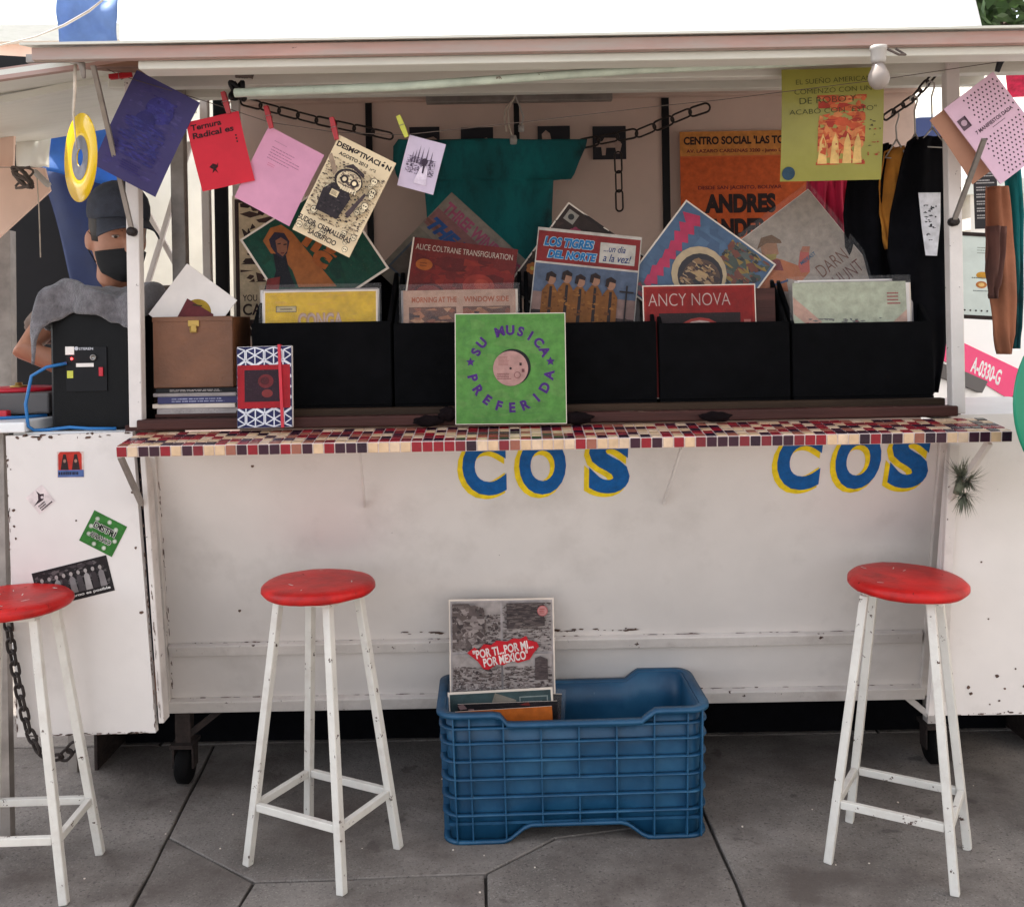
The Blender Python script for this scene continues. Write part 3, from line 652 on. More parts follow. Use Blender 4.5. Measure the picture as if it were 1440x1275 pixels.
def art_nova(p, h):
    p.rect(-h * .98, -h * .98, h * .98, h * .98, (158, 40, 30)); p.rect(-h * .94, -h * .94, h * .94, h * .94, (140, 28, 26)); p.text('ANCY NOVA', -h * .90, h * .74, h * .22, (196, 168, 160), bold=-.012, width=h * 1.45, align='L')
    p.rect(-h * .72, -h * .9, h * .72, h * .50, (40, 26, 28)); p.disc(0, -h * .1, h * .52, (168, 60, 54)); p.disc(0, -h * .1, h * .47, (196, 170, 160)); p.disc(0, -h * .1, h * .40, (90, 34, 34))
    p.scribble(h * .78, h * .1, h * .92, h * .4, 3, (196, 120, 110))
def art_man(p, h):
    p.rect(-h * .99, -h * .99, h * .99, h * .99, (172, 158, 146)); q = -37
    def T(x, y):
        c, s_ = math.cos(R(q)), math.sin(R(q)); return (h * (x * c - y * s_), h * (x * s_ + y * c))
    P = lambda pts, c: p.poly([T(*a) for a in pts], c)
    P([(-1.0, -.48), (-.90, -.1), (-.62, .12), (-.34, .05), (-.05, -.06), (.0, .22), (.16, .20), (.16, -.18), (.0, -.36), (-.28, -.30), (-.25, -.55)], (190, 108, 62)); P([(-.92, -.1), (-.62, .12), (-.38, .04), (-.32, -.16), (-.7, -.12)], (130, 44, 46)); P([(-.05, -.06), (.0, .22), (.16, .20), (.16, -.18), (.0, -.2)], (196, 92, 80))
    P([(-.70, .10), (-.74, .32), (-.60, .44), (-.44, .40), (-.40, .16), (-.54, .06)], (166, 116, 84)); P([(-.80, .24), (-.72, .46), (-.52, .52), (-.36, .42), (-.34, .36), (-.62, .36)], (110, 78, 50)); P([(-.66, .14), (-.44, .16), (-.46, .06), (-.58, .02)], (160, 140, 70)); P([(.0, .2), (.04, .30), (.18, .30), (.16, .18)], (176, 110, 84))
    P([(-.55, -.42), (-.25, -.32), (-.25, -.36), (-.55, -.46)], (40, 70, 120))
    for t, x, y, s_, w_, c in (('DARN', .45, -.35, .24, .62, (120, 78, 62)), ('BHUNT', .50, -.68, .24, .72, (110, 60, 54)), ('MIDEAST', .15, -.02, .07, .34, (40, 90, 124)), ('H', -.25, -.92, .22, .16, (100, 60, 44))): p.text(t, h * x, h * y, h * s_, c, bold=-.01 if s_ > .2 else .02, width=h * w_)
def art_pale(p, h):
    p.rect(-h, -h, h, h, (188, 192, 166)); p.poly([(-h, h * .2), (h, -h * .2), (h, -h), (-h, -h)], (176, 178, 158)); p.poly([(-h, h * .75), (-h * .5, h * .3), (-h * .7, h * .2), (-h, h * .45)], (206, 160, 140)); p.poly([(h * .55, h * .1), (h, h * .5), (h, -h * .2)], (206, 166, 146))
    p.scatter(-h * .9, h * .10, h * .7, h * .36, 60, [(90, 90, 92), (120, 118, 112), (150, 60, 60)], .003, .012, 5); p.scribble(h * .66, h * .58, h * .9, h * .82, 4, (170, 70, 70))
def art_tape(p, h):
    p.rect(-h * .97, -h * .97, h * .97, h * .97, (170, 160, 158)); g = [(78, 66, 64), (94, 82, 79), (112, 100, 97), (130, 118, 115), (66, 56, 56), (150, 138, 134)]
    # four torn photographs of rubble, a red burst across them
    for (x0, y0, x1, y1, s_, fl_) in ((-.94, .02, -.02, .94, 1, 1.0), (.02, .02, .94, .94, 2, .5), (-.94, -.94, -.02, -.02, 3, 1.), (.02, -.94, .94, -.02, 4, .6)):
        p.rect(x0 * h, y0 * h, x1 * h, y1 * h, (160, 150, 146)); p.scatter(x0 * h, y0 * h, x1 * h, y0 * h + (y1 - y0) * h * (.75 if s_ != 2 else .98), 620, g, .002, .011, s_, fl_)
    p.poly([(-.93 * h, .93 * h), (-.62 * h, .93 * h), (-.3 * h, .6 * h), (-.34 * h, .1 * h), (-.93 * h, .1 * h)], (92, 80, 78)); p.scatter(-h * .93, h * .1, -h * .32, h * .9, 120, g, .004, .02, 21, 1.4)
    p.poly([(.1 * h, .93 * h), (.8 * h, .93 * h), (.82 * h, .5 * h), (.1 * h, .45 * h)], (70, 60, 60)); p.scatter(h * .1, h * .45, h * .82, h * .92, 160, [(50, 42, 42), (88, 76, 74), (110, 98, 94)], .004, .02, 22, .3); p.poly([(.62 * h, -.1 * h), (.72 * h, -.06 * h), (.86 * h, -.12 * h), (.86 * h, -.5 * h), (.62 * h, -.5 * h)], (78, 66, 66))
    p.scatter(h * .60, -h * .5, h * .86, -h * .12, 60, [(62, 52, 52), (92, 80, 78)], .003, .01, 23, .4)
    rd = (190, 22, 36); up = [(-.66, .02), (-.52, .12), (-.44, .06), (-.34, .18), (-.20, .16), (-.10, .24), (.10, .22), (.22, .28), (.34, .26), (.46, .32), (.50, .24), (.66, .20), (.70, .12), (.60, .0), (.52, -.12), (.30, -.18), (.20, -.14), (.02, -.22), (-.10, -.20), (-.26, -.30), (-.36, -.28), (-.46, -.14)]
    p.poly([(x * h, y * h) for x, y in up], rd)
    p.text('"POR TI...POR MI...', .02 * h, h * .075, h * .17, (226, 212, 206), rot=10, bold=.03, width=h * 1.15); p.text('POR MEXICO"', .07 * h, -h * .095, h * .17, (226, 212, 206), rot=10, bold=.03, width=h * .86)
    p.disc(.78 * h, .78 * h, h * .10, (176, 96, 96)); p.disc(.78 * h, .78 * h, h * .085, (190, 130, 126)); p.scribble(.72 * h, .73 * h, .84 * h, .83 * h, 3, (160, 60, 60))
def art_music(p, h):
    pu = (78, 34, 122); p.rect(-h * .985, -h * .985, h * .985, h * .985, (94, 152, 70)); p.scatter(-h * .96, -h * .96, h * .96, h * .96, 120, [(92, 150, 68), (98, 154, 74), (90, 146, 70), (102, 152, 76)], .01, .05, 3)
    halo = (120, 150, 110)
    for c, dr, b in ((halo, 0, .085), (pu, 0, .045)):
        p.arc('SU MUSICA', 0, 0, h * .69, h * .18, c, 90, 16, bold=b); p.arc('PREFERIDA', 0, 0, h * .70, h * .18, c, 272, 19.5, inward=True, bold=b)
    for s_ in (-1, 1): p.star(s_ * h * .72, h * .12, h * .085, pu)
    p.disc(.006, .004, h * .325, (26, 24, 26), n=40); p.disc(0, 0, h * .315, (196, 150, 142), n=40)
    p.scribble(-h * .22, h * .05, -h * .02, h * .22, 7, (166, 112, 106)); p.scribble(-h * .24, -h * .2, h * .02, -h * .08, 4, (140, 84, 84)); p.disc(0, 0, h * .022, (30, 22, 24), n=12); p.rect(h * .16, h * .05, h * .20, h * .10, (60, 36, 40)); p.rect(h * .2, -h * .07, h * .25, -h * .01, (120, 70, 74)); p.disc(h * .12, -h * .12, h * .06, (150, 96, 96)); p.disc(h * .12, -h * .12, h * .047, (196, 150, 142))
# ------------------------------------------------------------------ the five black bins and the records in them
BIN = [(352, 548), (552, 734), (738, 922), (926, 1110), (1114, 1312)]
YF, YB = 2.905, 3.225
binlab = ['at the end beside the notebook', 'behind the red desert-coloured cover', 'holding the cover of five men', 'with the red and black sleeve in front', 'holding sleeves in shiny clear plastic']
zb = 1.2235
for i, (x0, x1) in enumerate(BIN):
    X0, X1 = (x0 - 719) * 2.9 / FPX, (x1 - 719) * 2.9 / FPX; e = empty('record_bin', ((X0 + X1) / 2, (YF + YB) / 2, zb), 0, 'black felt-covered record bin ' + binlab[i], 'record bin', 'black record bins in a row on the counter')
    t = .012; zf = at((x0 + x1) / 2, 453, YF).z; zbk = 1.665
    mb = MB(); mb.box(((X0 + X1) / 2, YF + t / 2, (zb + .045 + zf) / 2), (X1 - X0, t, zf - zb - .045), None, .003); mb.build('front_board', 'bin_black', e)
    mb = MB(); mb.box(((X0 + X1) / 2, YB - t / 2, (zb + .045 + zbk) / 2), (X1 - X0 - 2 * t - .002, t, zbk - zb - .045), None, .003); mb.build('back_board', 'bin_black', e)
    mb = MB(); mb.box(((X0 + X1) / 2, (YF + YB) / 2, zb + .0225), (X1 - X0 - .002, YB - YF, .044)); mb.build('bottom_board', 'bin_black', e)
    for s_ in (0, 1):
        X = X0 if s_ == 0 else X1 - t; fm = frame(V((X, 0, 0)), V((0, 1, 0)), V((0, 0, 1)), V((1, 0, 0)))
        mb = MB(); mb.prism([(YF + t + .001, zb + .046), (YB, zb + .046), (YB, zbk), (YB - .10, zbk), (YF + .05, zf + .03), (YF + t + .001, zf - .004)], t, fm, .002); mb.build('side_board', 'bin_black', e)
zfl = zb + .046
def topy(Y, z): return PY - (z - H) * FPX / Y
def in_bin(px, Y, size, label, art, lift=0., **kw):
    zc = zfl + size / 2 + lift; return sleeve(px, topy(Y, zc) - (px - 720) * .0175, Y, size, kw.pop('rot', 0) + 1.0, kw.pop('lean', 4), label, art, **kw)
in_bin(451, 2.935, .338, 'yellow record sleeve with white outlined title at the front of its bin', art_yellow, plastic=True)
in_bin(647, 2.935, .332, 'beige sleeve printed with two warm photographs under orange words', art_pair, plastic=True)
in_bin(985, 2.94, .335, 'red and black sleeve with thin white lettering along its top', art_nova)
in_bin(1197, 2.935, .335, 'pale green sleeve in glossy clear plastic', art_pale, plastic=True)
fills = [(451, .345, 7), (647, .338, 7), (829, .315, 5), (1013, .325, 5), (1203, .345, 7)]
fcols = ['sleeve_white', 'card_cream', 'magazine', 'sleeve_white']
for bi, (px, sz, n) in enumerate(fills):
    for k_ in range(n):
        Y = 2.955 + k_ * .012 + random.uniform(0, .003) if bi != 2 else 3.06 + k_ * .014
        in_bin(px + random.uniform(-5, 5), Y, sz - random.uniform(0, .02), ('plain dark sleeve' if bi == 3 else 'plain pale sleeve') + ' packed in the bin ' + binlab[bi], None, edge='wood_dark' if bi == 3 else fcols[(k_ + bi) % 4], t=.0035, lean=3, group='plain sleeves packed in bin %s' % binlab[bi])
sleeve(442, 357, 3.075, .335, -56, 8, 'green sleeve standing on its corner with a woman in an orange shawl', art_green)
sleeve(638, 376, 3.14, .345, -43, 8, 'grey sleeve on its corner with purple and blue title bands', art_three)
sleeve(645, 415, 3.05, .327, -7, 8, 'dark red sleeve with small white title and orange oval sticker', art_red)
sleeve(817, 386, 3.12, .335, -36, 8, 'dark floral sleeve on its corner behind the cover of five men', art_dark)
sleeve(823, 398, 3.02, .318, -6, 8, 'sleeve with five men in tan jackets under a red title band', art_band)
sleeve(983, 387, 3.05, .34, -37, 8, 'blue sleeve on its corner with a starred helmet and pink lettering', art_helmet, mat='print_gloss')
sleeve(1126, 369, 3.08, .335, 37, 8, 'beige sleeve in loose clear plastic with a man in an orange jumper', art_man, plastic=True)
# the green sleeve that stands on the counter, its hole showing the label
sleeve(718, 518, 2.795, .312, .6, 5, 'green record sleeve with a ring of purple letters and a pink label', art_music, t=.004)

# ------------------------------------------------------------------ the blue crate and its records
cc0 = fl(808, 1178); CRX, CRY = .792, .350; rz = R(1.6)
crc = V((cc0.x + .0, 2.868 + CRY / 2, 0)); CR = empty('plastic_crate', crc, rz, 'blue ribbed plastic crate holding a few records on the pavement', 'crate')
def perim(hx, hy, r_, n=6):
    pts = []
    for cx, cy, a0 in ((hx - r_, -hy + r_, -90), (hx - r_, hy - r_, 0), (-hx + r_, hy - r_, 90), (-hx + r_, -hy + r_, 180)):
        for k_ in range(n + 1): a = R(a0 + 90 * k_ / n); pts.append((cx + r_ * math.cos(a), cy + r_ * math.sin(a)))
    out = []
    for i, p in enumerate(pts):
        q = pts[(i + 1) % len(pts)]; d = math.hypot(q[0] - p[0], q[1] - p[1]); m_ = max(1, int(d / .02))
        for j in range(m_): out.append((p[0] + (q[0] - p[0]) * j / m_, p[1] + (q[1] - p[1]) * j / m_))
    return out
hx, hy = CRX / 2, CRY / 2; ZR = .374
def ss(a, b, x): t = min(1, max(0, (x - a) / (b - a))); return t * t * (3 - 2 * t)
def topz(x, y): 
    lng = abs(y) > hy * .75
    if not lng: return ZR
    k_ = ss(-hx * .56, -hx * .48, x) * (1 - ss(hx * .50, hx * .58, x)); return ZR - .030 * k_
def botz(x, y):
    if abs(y) < hy * .75: return .0
    return .046 * ss(-hx * .55, -hx * .33, x) * (1 - ss(hx * .34, hx * .56, x))
flare = lambda z: .974 + .026 * z / ZR
body = perim(hx - .022, hy - .022, .036); n = len(body)
mb = MB(); rings = []
for off, dirn in ((0, 1), (-.006, -1)):
    P_ = perim(hx - .022 + off, hy - .022 + off, .036 + off); hs_ = [(0.0), .25, .5, .75, 1.]
    for h_ in (hs_ if dirn == 1 else hs_[::-1]):
        rings.append([V((x * flare(botz(x, y) + h_ * (topz(x, y) - botz(x, y))), y * flare(botz(x, y) + h_ * (topz(x, y) - botz(x, y))), .004 + botz(x, y) + h_ * (topz(x, y) - botz(x, y) - .004))) for x, y in P_])
nn_ = min(len(r_) for r_ in rings); ok = all(len(r_) == len(rings[0]) for r_ in rings)
if not ok: rings = [r_[:nn_] for r_ in rings]
mb.loft(rings, closed=True); mb.build('wall', 'crate_blue', CR, local=True)
mb = MB(); mb.box((0, 0, .056), (CRX * .93, CRY * .9, .008)); mb.build('base', 'crate_blue', CR, local=True)
def ring_rib(z, t, depth, name, follow=None):
    mb = MB(); P_ = perim(hx - .0225, hy - .0225, .036); O = perim(hx - .0225 + depth, hy - .0225 + depth, .036 + depth); m_ = min(len(P_), len(O)); rr = [[], [], [], []]
    for j in range(m_):
        (x, y), (X, Y) = P_[j], O[j]; zz = follow(x, y) if follow else z; f = flare(max(zz, 0))
        vis = follow or (botz(x, y) < z - .004 and z < topz(x, y) - .004)
        q = 1 if vis else 0; Xx, Yy = (X, Y) if vis else (x, y)
        rr[0].append(V((x * f, y * f, zz - t / 2))); rr[1].append(V((Xx * f, Yy * f, zz - t / 2))); rr[2].append(V((Xx * f, Yy * f, zz + t / 2))); rr[3].append(V((x * f, y * f, zz + t / 2)))
    mb.loft(rr, closed=True); return mb.build(name, 'crate_blue', CR, local=True)
ring_rib(0, .011, .027, 'rim', lambda x, y: topz(x, y) - .002)
ring_rib(0, .008, .021, 'foot_rim', lambda x, y: botz(x, y) + .005)
for z in (.083, .134, .186, .238, .290, .334): ring_rib(z, .0042, .021, 'rib')
for side in (-1, 1):
    for j, x in enumerate([-.352, -.305, -.207, -.098, .012, .122, .232, .33, .372]):
        y = side * (hy - .0225 + .0095); segs = [(botz(x, y) + .006, topz(x, y) - .004)]
        if j == 4: segs = [(botz(x, y) + .006, .134), (.186, topz(x, y) - .004)]
        if abs(x) > hx - .02: continue
        for z0, z1 in segs:
            mb = MB(); A, B = V((x * flare(z0), y * flare(z0), z0)), V((x * flare(z1), y * flare(z1), z1)); mb.bar(A, B, .0045, .022, up=(0, 1, 0)); mb.build('rib', 'crate_blue', CR, local=True)
for side in (-1, 1):
    for y in (-.09, 0, .09):
        x = side * (hx - .013); mb = MB(); mb.bar(V((x * .975, y, .006)), V((x, y, ZR - .006)), .020, .0045, up=(0, 1, 0)); mb.build('rib', 'crate_blue', CR, local=True)
def art_teal(p, h):
    p.rect(-h * .96, -h * .96, h * .96, h * .96, (64, 84, 86)); p.poly([(-h * .8, -h * .9), (-h * .1, h * .95), (h * .3, h * .8), (h * .1, -h * .9)], (140, 132, 120)); p.rect(h * .36, h * .62, h * .9, h * .86, (150, 160, 156)); p.rect(h * .38, h * .64, h * .88, h * .84, (64, 84, 86)); p.scribble(h * .42, h * .68, h * .86, h * .80, 1, (170, 176, 170))
def art_orange(p, h):
    p.rect(-h, -h, h, h, (206, 106, 32)); p.rect(-h * .1, -h * .9, h * .84, h * .72, (190, 170, 150)); p.rect(-h * .06, -h * .86, h * .80, h * .66, (40, 30, 34)); p.rect(-h * .9, -h * .9, -h * .12, h * .66, (150, 150, 150))
def art_black(p, h):
    p.rect(-h, -h, h, h, (26, 20, 24)); p.scatter(-h, h * .4, h, h, 40, [(120, 40, 34), (40, 30, 34), (150, 120, 120), (70, 40, 60)], .004, .02, 3); p.text('MA', h * .84, h * .4, h * .2, (200, 196, 190), rot=-90)
cz0 = .061
def in_crate(px, Y, size, label, art, rot=0., lean=4., lift=0., **kw):
    zc = cz0 + size / 2 * math.cos(R(lean)) + lift; return sleeve(px, topy(Y, zc) - (px - 720) * .0175, Y, size, rot, lean, label, art, **kw)
in_crate(714, 3.02, .318, 'black sleeve with a torn corner behind the others in the blue crate', art_black, rot=-2, plastic=True, lean=3, t=.006)
in_crate(716, 2.985, .300, 'dark patterned sleeve behind the orange one in the blue crate', art_black, rot=2, lean=3)
in_crate(707, 3.002, .318, 'grey-green sleeve with a pale oval logo in the blue crate', art_teal, rot=3, lean=3, lift=.014)
in_crate(712, 2.962, .290, 'orange sleeve with a dark framed picture in the blue crate', art_orange, rot=3.5, lean=3)
in_crate(706, 3.040, .322, 'grey photo-collage sleeve with a red burst propped up in the blue crate', art_tape, rot=1, lean=3, gain=.85, lift=.292 if False else .275)

# ------------------------------------------------------------------ stools
def stool(c, rz_, bw, bd, label, seat_off=(0, 0), tilt=(0, 0), chipseed=0, zs=.745):
    e = empty('bar_stool', c, rz_, label, 'stool', 'red and white stools along the counter')
    feet = [(-bw / 2, -bd / 2), (bw / 2, -bd / 2), (bw / 2, bd / 2), (-bw / 2, bd / 2)]; tops = [(x * .53 + seat_off[0] * .6, y * .53 + seat_off[1] * .6) for x, y in feet]
    F_ = [V((x, y, 0)) for x, y in feet]; T_ = [V((x, y, zs - .012)) for x, y in tops]
    for f, t in zip(F_, T_):
        mb = MB(); mb.bar(f, t, .023, .023, up=(1, 0, 0), bev=.003); mb.build('leg', 'stool_paint', e, local=True)
    for k_ in range(4):
        p, q = [F_[j] + (T_[j] - F_[j]) * (.165 / zs) for j in (k_, (k_ + 1) % 4)]; d = (q - p).normalized() * .0125
        mb = MB(); mb.bar(p + d, q - d, .017, .021, bev=.002); mb.build('rung', 'stool_paint', e, local=True)
    sm = Matrix.Translation((seat_off[0], seat_off[1], zs)) @ Matrix.Rotation(R(tilt[0]), 4, 'X') @ Matrix.Rotation(R(tilt[1]), 4, 'Y')
    mb = MB(); mb.box((0, 0, -.008), (.205, .165, .012), sm, .002); mb.build('seat_plate', 'stool_paint', e, local=True)
    rg = random.Random(chipseed); n = 40; rings = []
    lump = [1 + .012 * math.sin(3 * 6.283 * j / n + chipseed) + .006 * math.sin(7 * 6.283 * j / n) for j in range(n)]
    for r_, z in ((.001, -.001), (.135, -.001), (.152, .004), (.160, .013), (.159, .024), (.150, .032), (.13, .035), (.07, .0355), (.001, .036)):
        rings.append([sm @ V((r_ * lump[j] * math.cos(6.283 * j / n), r_ * lump[j] * math.sin(6.283 * j / n), z + (.0008 * rg.uniform(-1, 1) if r_ > .1 else 0))) for j in range(n)])
    mb = MB(); mb.loft(rings); s_ = mb.build('seat', 'seat_red', e, local=True)
    mb = MB()
    for _ in range(9 if chipseed == 1 else 4):
        a, r_ = rg.uniform(0, 6.28), rg.uniform(.03, .125); p = V((r_ * math.cos(a), r_ * math.sin(a), .0364)); l, w_ = rg.uniform(.004, .013), rg.uniform(.001, .0026); b = rg.uniform(0, 3.1)
        u, n_ = V((math.cos(b), math.sin(b), 0)), V((-math.sin(b), math.cos(b), 0))
        mb.add([sm @ (p + u * l * cx + n_ * w_ * cy_) for cx, cy_ in ((-1, -.4), (-.3, -1), (.9, -.6), (1, .5), (.1, 1), (-.8, .8))], [tuple(range(6))])
    mb.build('bare_paint', 'stool_paint', s_, local=True, recalc=False)
    return e
stool(V((-.558, 2.82, 0)), R(-28), .328, .262, 'red-topped white stool standing beside the blue crate', (-.006, .002), (0, 0), 0)
stool(V((1.05, 2.77, 0)), R(-31), .322, .262, 'red-topped white stool with a tilted seat under the air plant', (.03, .02), (1.5, 2.2), 2, .742)
stool(V((-1.352, 2.725, 0)), R(2), .30, .25, 'red-topped white stool with chipped white scratches in front of the sticker panel', (-.034, 0), (0, 0), 1, .742)

# ------------------------------------------------------------------ chains
def link_mesh(l, w_, r_):
    pts = []
    for k_ in range(8): a = R(-90 + 180 * k_ / 7); pts.append(V((l / 2 - w_ / 2 + w_ / 2 * math.cos(a), w_ / 2 * math.sin(a), 0)))
    for k_ in range(8): a = R(90 + 180 * k_ / 7); pts.append(V((-l / 2 + w_ / 2 + w_ / 2 * math.cos(a), w_ / 2 * math.sin(a), 0)))
    mb = MB(); mb.tube(pts, r_, 6, closed=True); me = bpy.data.meshes.new('link'); mb.bm.to_mesh(me); mb.bm.free(); me.materials.append(MATS['chain_iron']); return me
def chain(pts, l, w_, r_, label, flatk=0., name='chain'):
    pts = [V(p) for p in pts]; e = empty(name, pts[0], 0, label, 'chain'); me = link_mesh(l, w_, r_); step = l - 2.2 * r_
    acc = []; seg = [(pts[i], pts[i + 1]) for i in range(len(pts) - 1)]; tot = sum((b - a).length for a, b in seg); n_ = int(tot / step)
    def pos(s_):
        for a, b in seg:
            L_ = (b - a).length
            if s_ <= L_: return a + (b - a) * (s_ / L_), (b - a).normalized()
            s_ -= L_
        return seg[-1][1], (seg[-1][1] - seg[-1][0]).normalized()
    for i in range(n_):
        p, d = pos((i + .5) * step); x = d; up = V((0, -1, 0)) if i % 2 == 0 else V((0, 0, 1)).cross(d) + V((0, -flatk, 0))
        if abs(up.normalized().dot(d)) > .95: up = V((1, 0, 0))
        y = up.cross(x).normalized(); z = x.cross(y); o = bpy.data.objects.new('link', me); col.objects.link(o); o.parent = e
        o.matrix_basis = wm(e).inverted() @ frame(p, x, y, z) @ Matrix.Rotation(R(38 if i % 2 else 14), 4, 'X')
    return e
CHW = 3.78
chain([at(340, 142, CHW), at(440, 168, CHW), at(560, 194, CHW)], .082, .030, .004, 'dark chain sagging from the post to the teal shirt', .6)
chain([at(815, 203, CHW), at(905, 185, CHW), at(960, 162, CHW), at(1020, 143, CHW)], .082, .034, .004, 'dark chain rising from the teal shirt towards the orange poster', .6)
chain([at(869, 215, CHW - .02), at(872, 318, CHW - .02)], .080, .026, .0035, 'short loose chain hanging straight down beside the teal shirt', .8)
chain([at(1244, 166, 3.02), at(1285, 138, 3.02), at(1325, 92, 3.02)], .042, .019, .0035, 'dark chain carrying the clothes hangers', .3)
chain([at(10, 868, 2.85), at(16, 910, 2.85), at(26, 965, 2.85), at(38, 1020, 2.85), at(52, 1052, 2.85), at(72, 1066, 2.85), at(92, 1062, 2.85), at(112, 1040, 2.84)], .043, .026, .0045, 'rusty chain hanging from the side panel down to the pavement', .3)

# ------------------------------------------------------------------ washing line with papers and pegs
LY = 2.70
line = [(128, 86), (168, 106), (255, 132), (318, 152), (378, 172), (470, 186), (566, 190), (700, 176), (930, 149), (1010, 141), (1240, 112), (1400, 88), (1460, 78)]
mb = MB(); mb.tube([at(x, y, LY) for x, y in line], .0011, 5); tag(mb.build('washing_line', 'string'), 'thin brown line strung across the stall for the pegged papers', 'line')
def peg(px, py, ang, mat, label, Y=LY, L_=.062):
    e_ = empty('clothes_peg', at(px, py, Y), 0, label, 'clothes peg', 'pegs on the washing line'); m_ = flat_m(px, py, Y, ang)
    loc = wm(e_).inverted() @ m_
    for s_ in (-1, 1):
        mb = MB(); mb.prism([(-.006, -L_ / 2), (.006, -L_ / 2), (.0075, .0), (.006, L_ / 2), (-.006, L_ / 2), (-.0075, 0)], .0045, loc @ Matrix.Translation((0, 0, -.0022 + s_ * .0036)) @ Matrix.Rotation(R(s_ * 5), 4, 'X'), .0008); mb.build('jaw', mat, e_, local=True)
    mb = MB(); mb.tube([(-.009, -.004, .0), (-.009, .003, .008), (.009, .003, .008), (.009, -.004, 0), (.009, .003, -.008), (-.009, .003, -.008)], .0009, 5, closed=True); mb.bm.transform(loc); mb.build('spring', 'steel_wire', e_, local=True)
def paper(px, py, w_, h_, rot, label, art, c, Y=LY, curl=.009, name='paper_print', cat='print', t=0., mat='print_ink', yaw=0., lean=0.):
    m = flat_m(px, py, Y, rot, lean, yaw); h2 = h_ / 2; w2 = w_ / 2
    mname = 'paper_%d_%d_%d' % c; M(mname, c, .75, var=.05, vscale=16, transl=.18 if not t else 0.)
    mb = MB()
    if t: mb.box((0, 0, -t / 2), (w_, h_, t), None, .0008); o = mb.build(name, mname)
    else:
        bend = lambda x, y: -curl * ((y - h2) / h_) ** 2 * 3 + curl * .35 * math.sin(x / w_ * 4)
        mb.grid(lambda u, v: ((u - .5) * w_, (v - .5) * h_, bend((u - .5) * w_, (v - .5) * h_)), 10, 12); o = mb.build(name, mname, recalc=False)
    o.matrix_basis = m; tag(o, label, cat, 'papers pegged to the line' if Y == LY else None)
    if art:
        p = Print(); art(p, w2, h2)
        if not t: p.v = [(x, y, z + bend(x, y) + .0003) for x, y, z in p.v]
        p.build('ink', o, mat)
    return o
def art_blue(p, w, h):
    dk = [(46, 42, 104), (54, 50, 120), (62, 58, 130), (58, 60, 126)]
    p.scatter(-w * .8, -h * .85, w * .8, h * .85, 160, [(72, 64, 118), (66, 60, 116), (76, 70, 124)], .005, .022, 1, .5)
    p.disc(w * .1, h * .5, w * .42, dk[1], ry=h * .26); p.scatter(-w * .3, h * .3, w * .5, h * .75, 60, dk, .003, .012, 2); p.disc(-w * .15, h * .2, w * .3, dk[0], ry=h * .2); p.scatter(-w * .7, -h * .55, w * .6, h * .2, 260, dk, .004, .018, 3, .35); p.scribble(-w * .3, -h * .8, w * .4, -h * .62, 4, (52, 46, 112))
def art_rojo(p, w, h):
    ink = (46, 14, 22); p.text('Ternura', -w * .86, h * .80, h * .17, ink, bold=.03, width=w * 1.15, align='L', shear=.06); p.text('Radical es', -w * .86, h * .56, h * .17, ink, bold=.03, width=w * 1.55, align='L', shear=.06)
    for k_ in range(3): p.disc(w * .72, h * (.34 - .09 * k_), w * .035, ink, n=8)
    p.poly([(-w * .52, -h * .38), (-w * .36, -h * .30), (-w * .22, -h * .36), (-w * .16, -h * .30), (-w * .2, -h * .42), (-w * .30, -h * .46), (-w * .24, -h * .60), (-w * .34, -h * .50), (-w * .46, -h * .56), (-w * .40, -h * .46)], ink); p.disc(-w * .36, -h * .40, w * .08, ink, n=8)
def art_pink(p, w, h): p.scribble(-w * .6, h * .25, w * .55, h * .62, 5, (176, 116, 142), fill=.6, seed=4, h=.28); p.scribble(-w * .62, h * .72, -w * .1, h * .76, 1, (186, 130, 152), h=.4); p.scribble(-w * .5, h * .10, -w * .2, h * .20, 2, (206, 80, 110), h=.2)
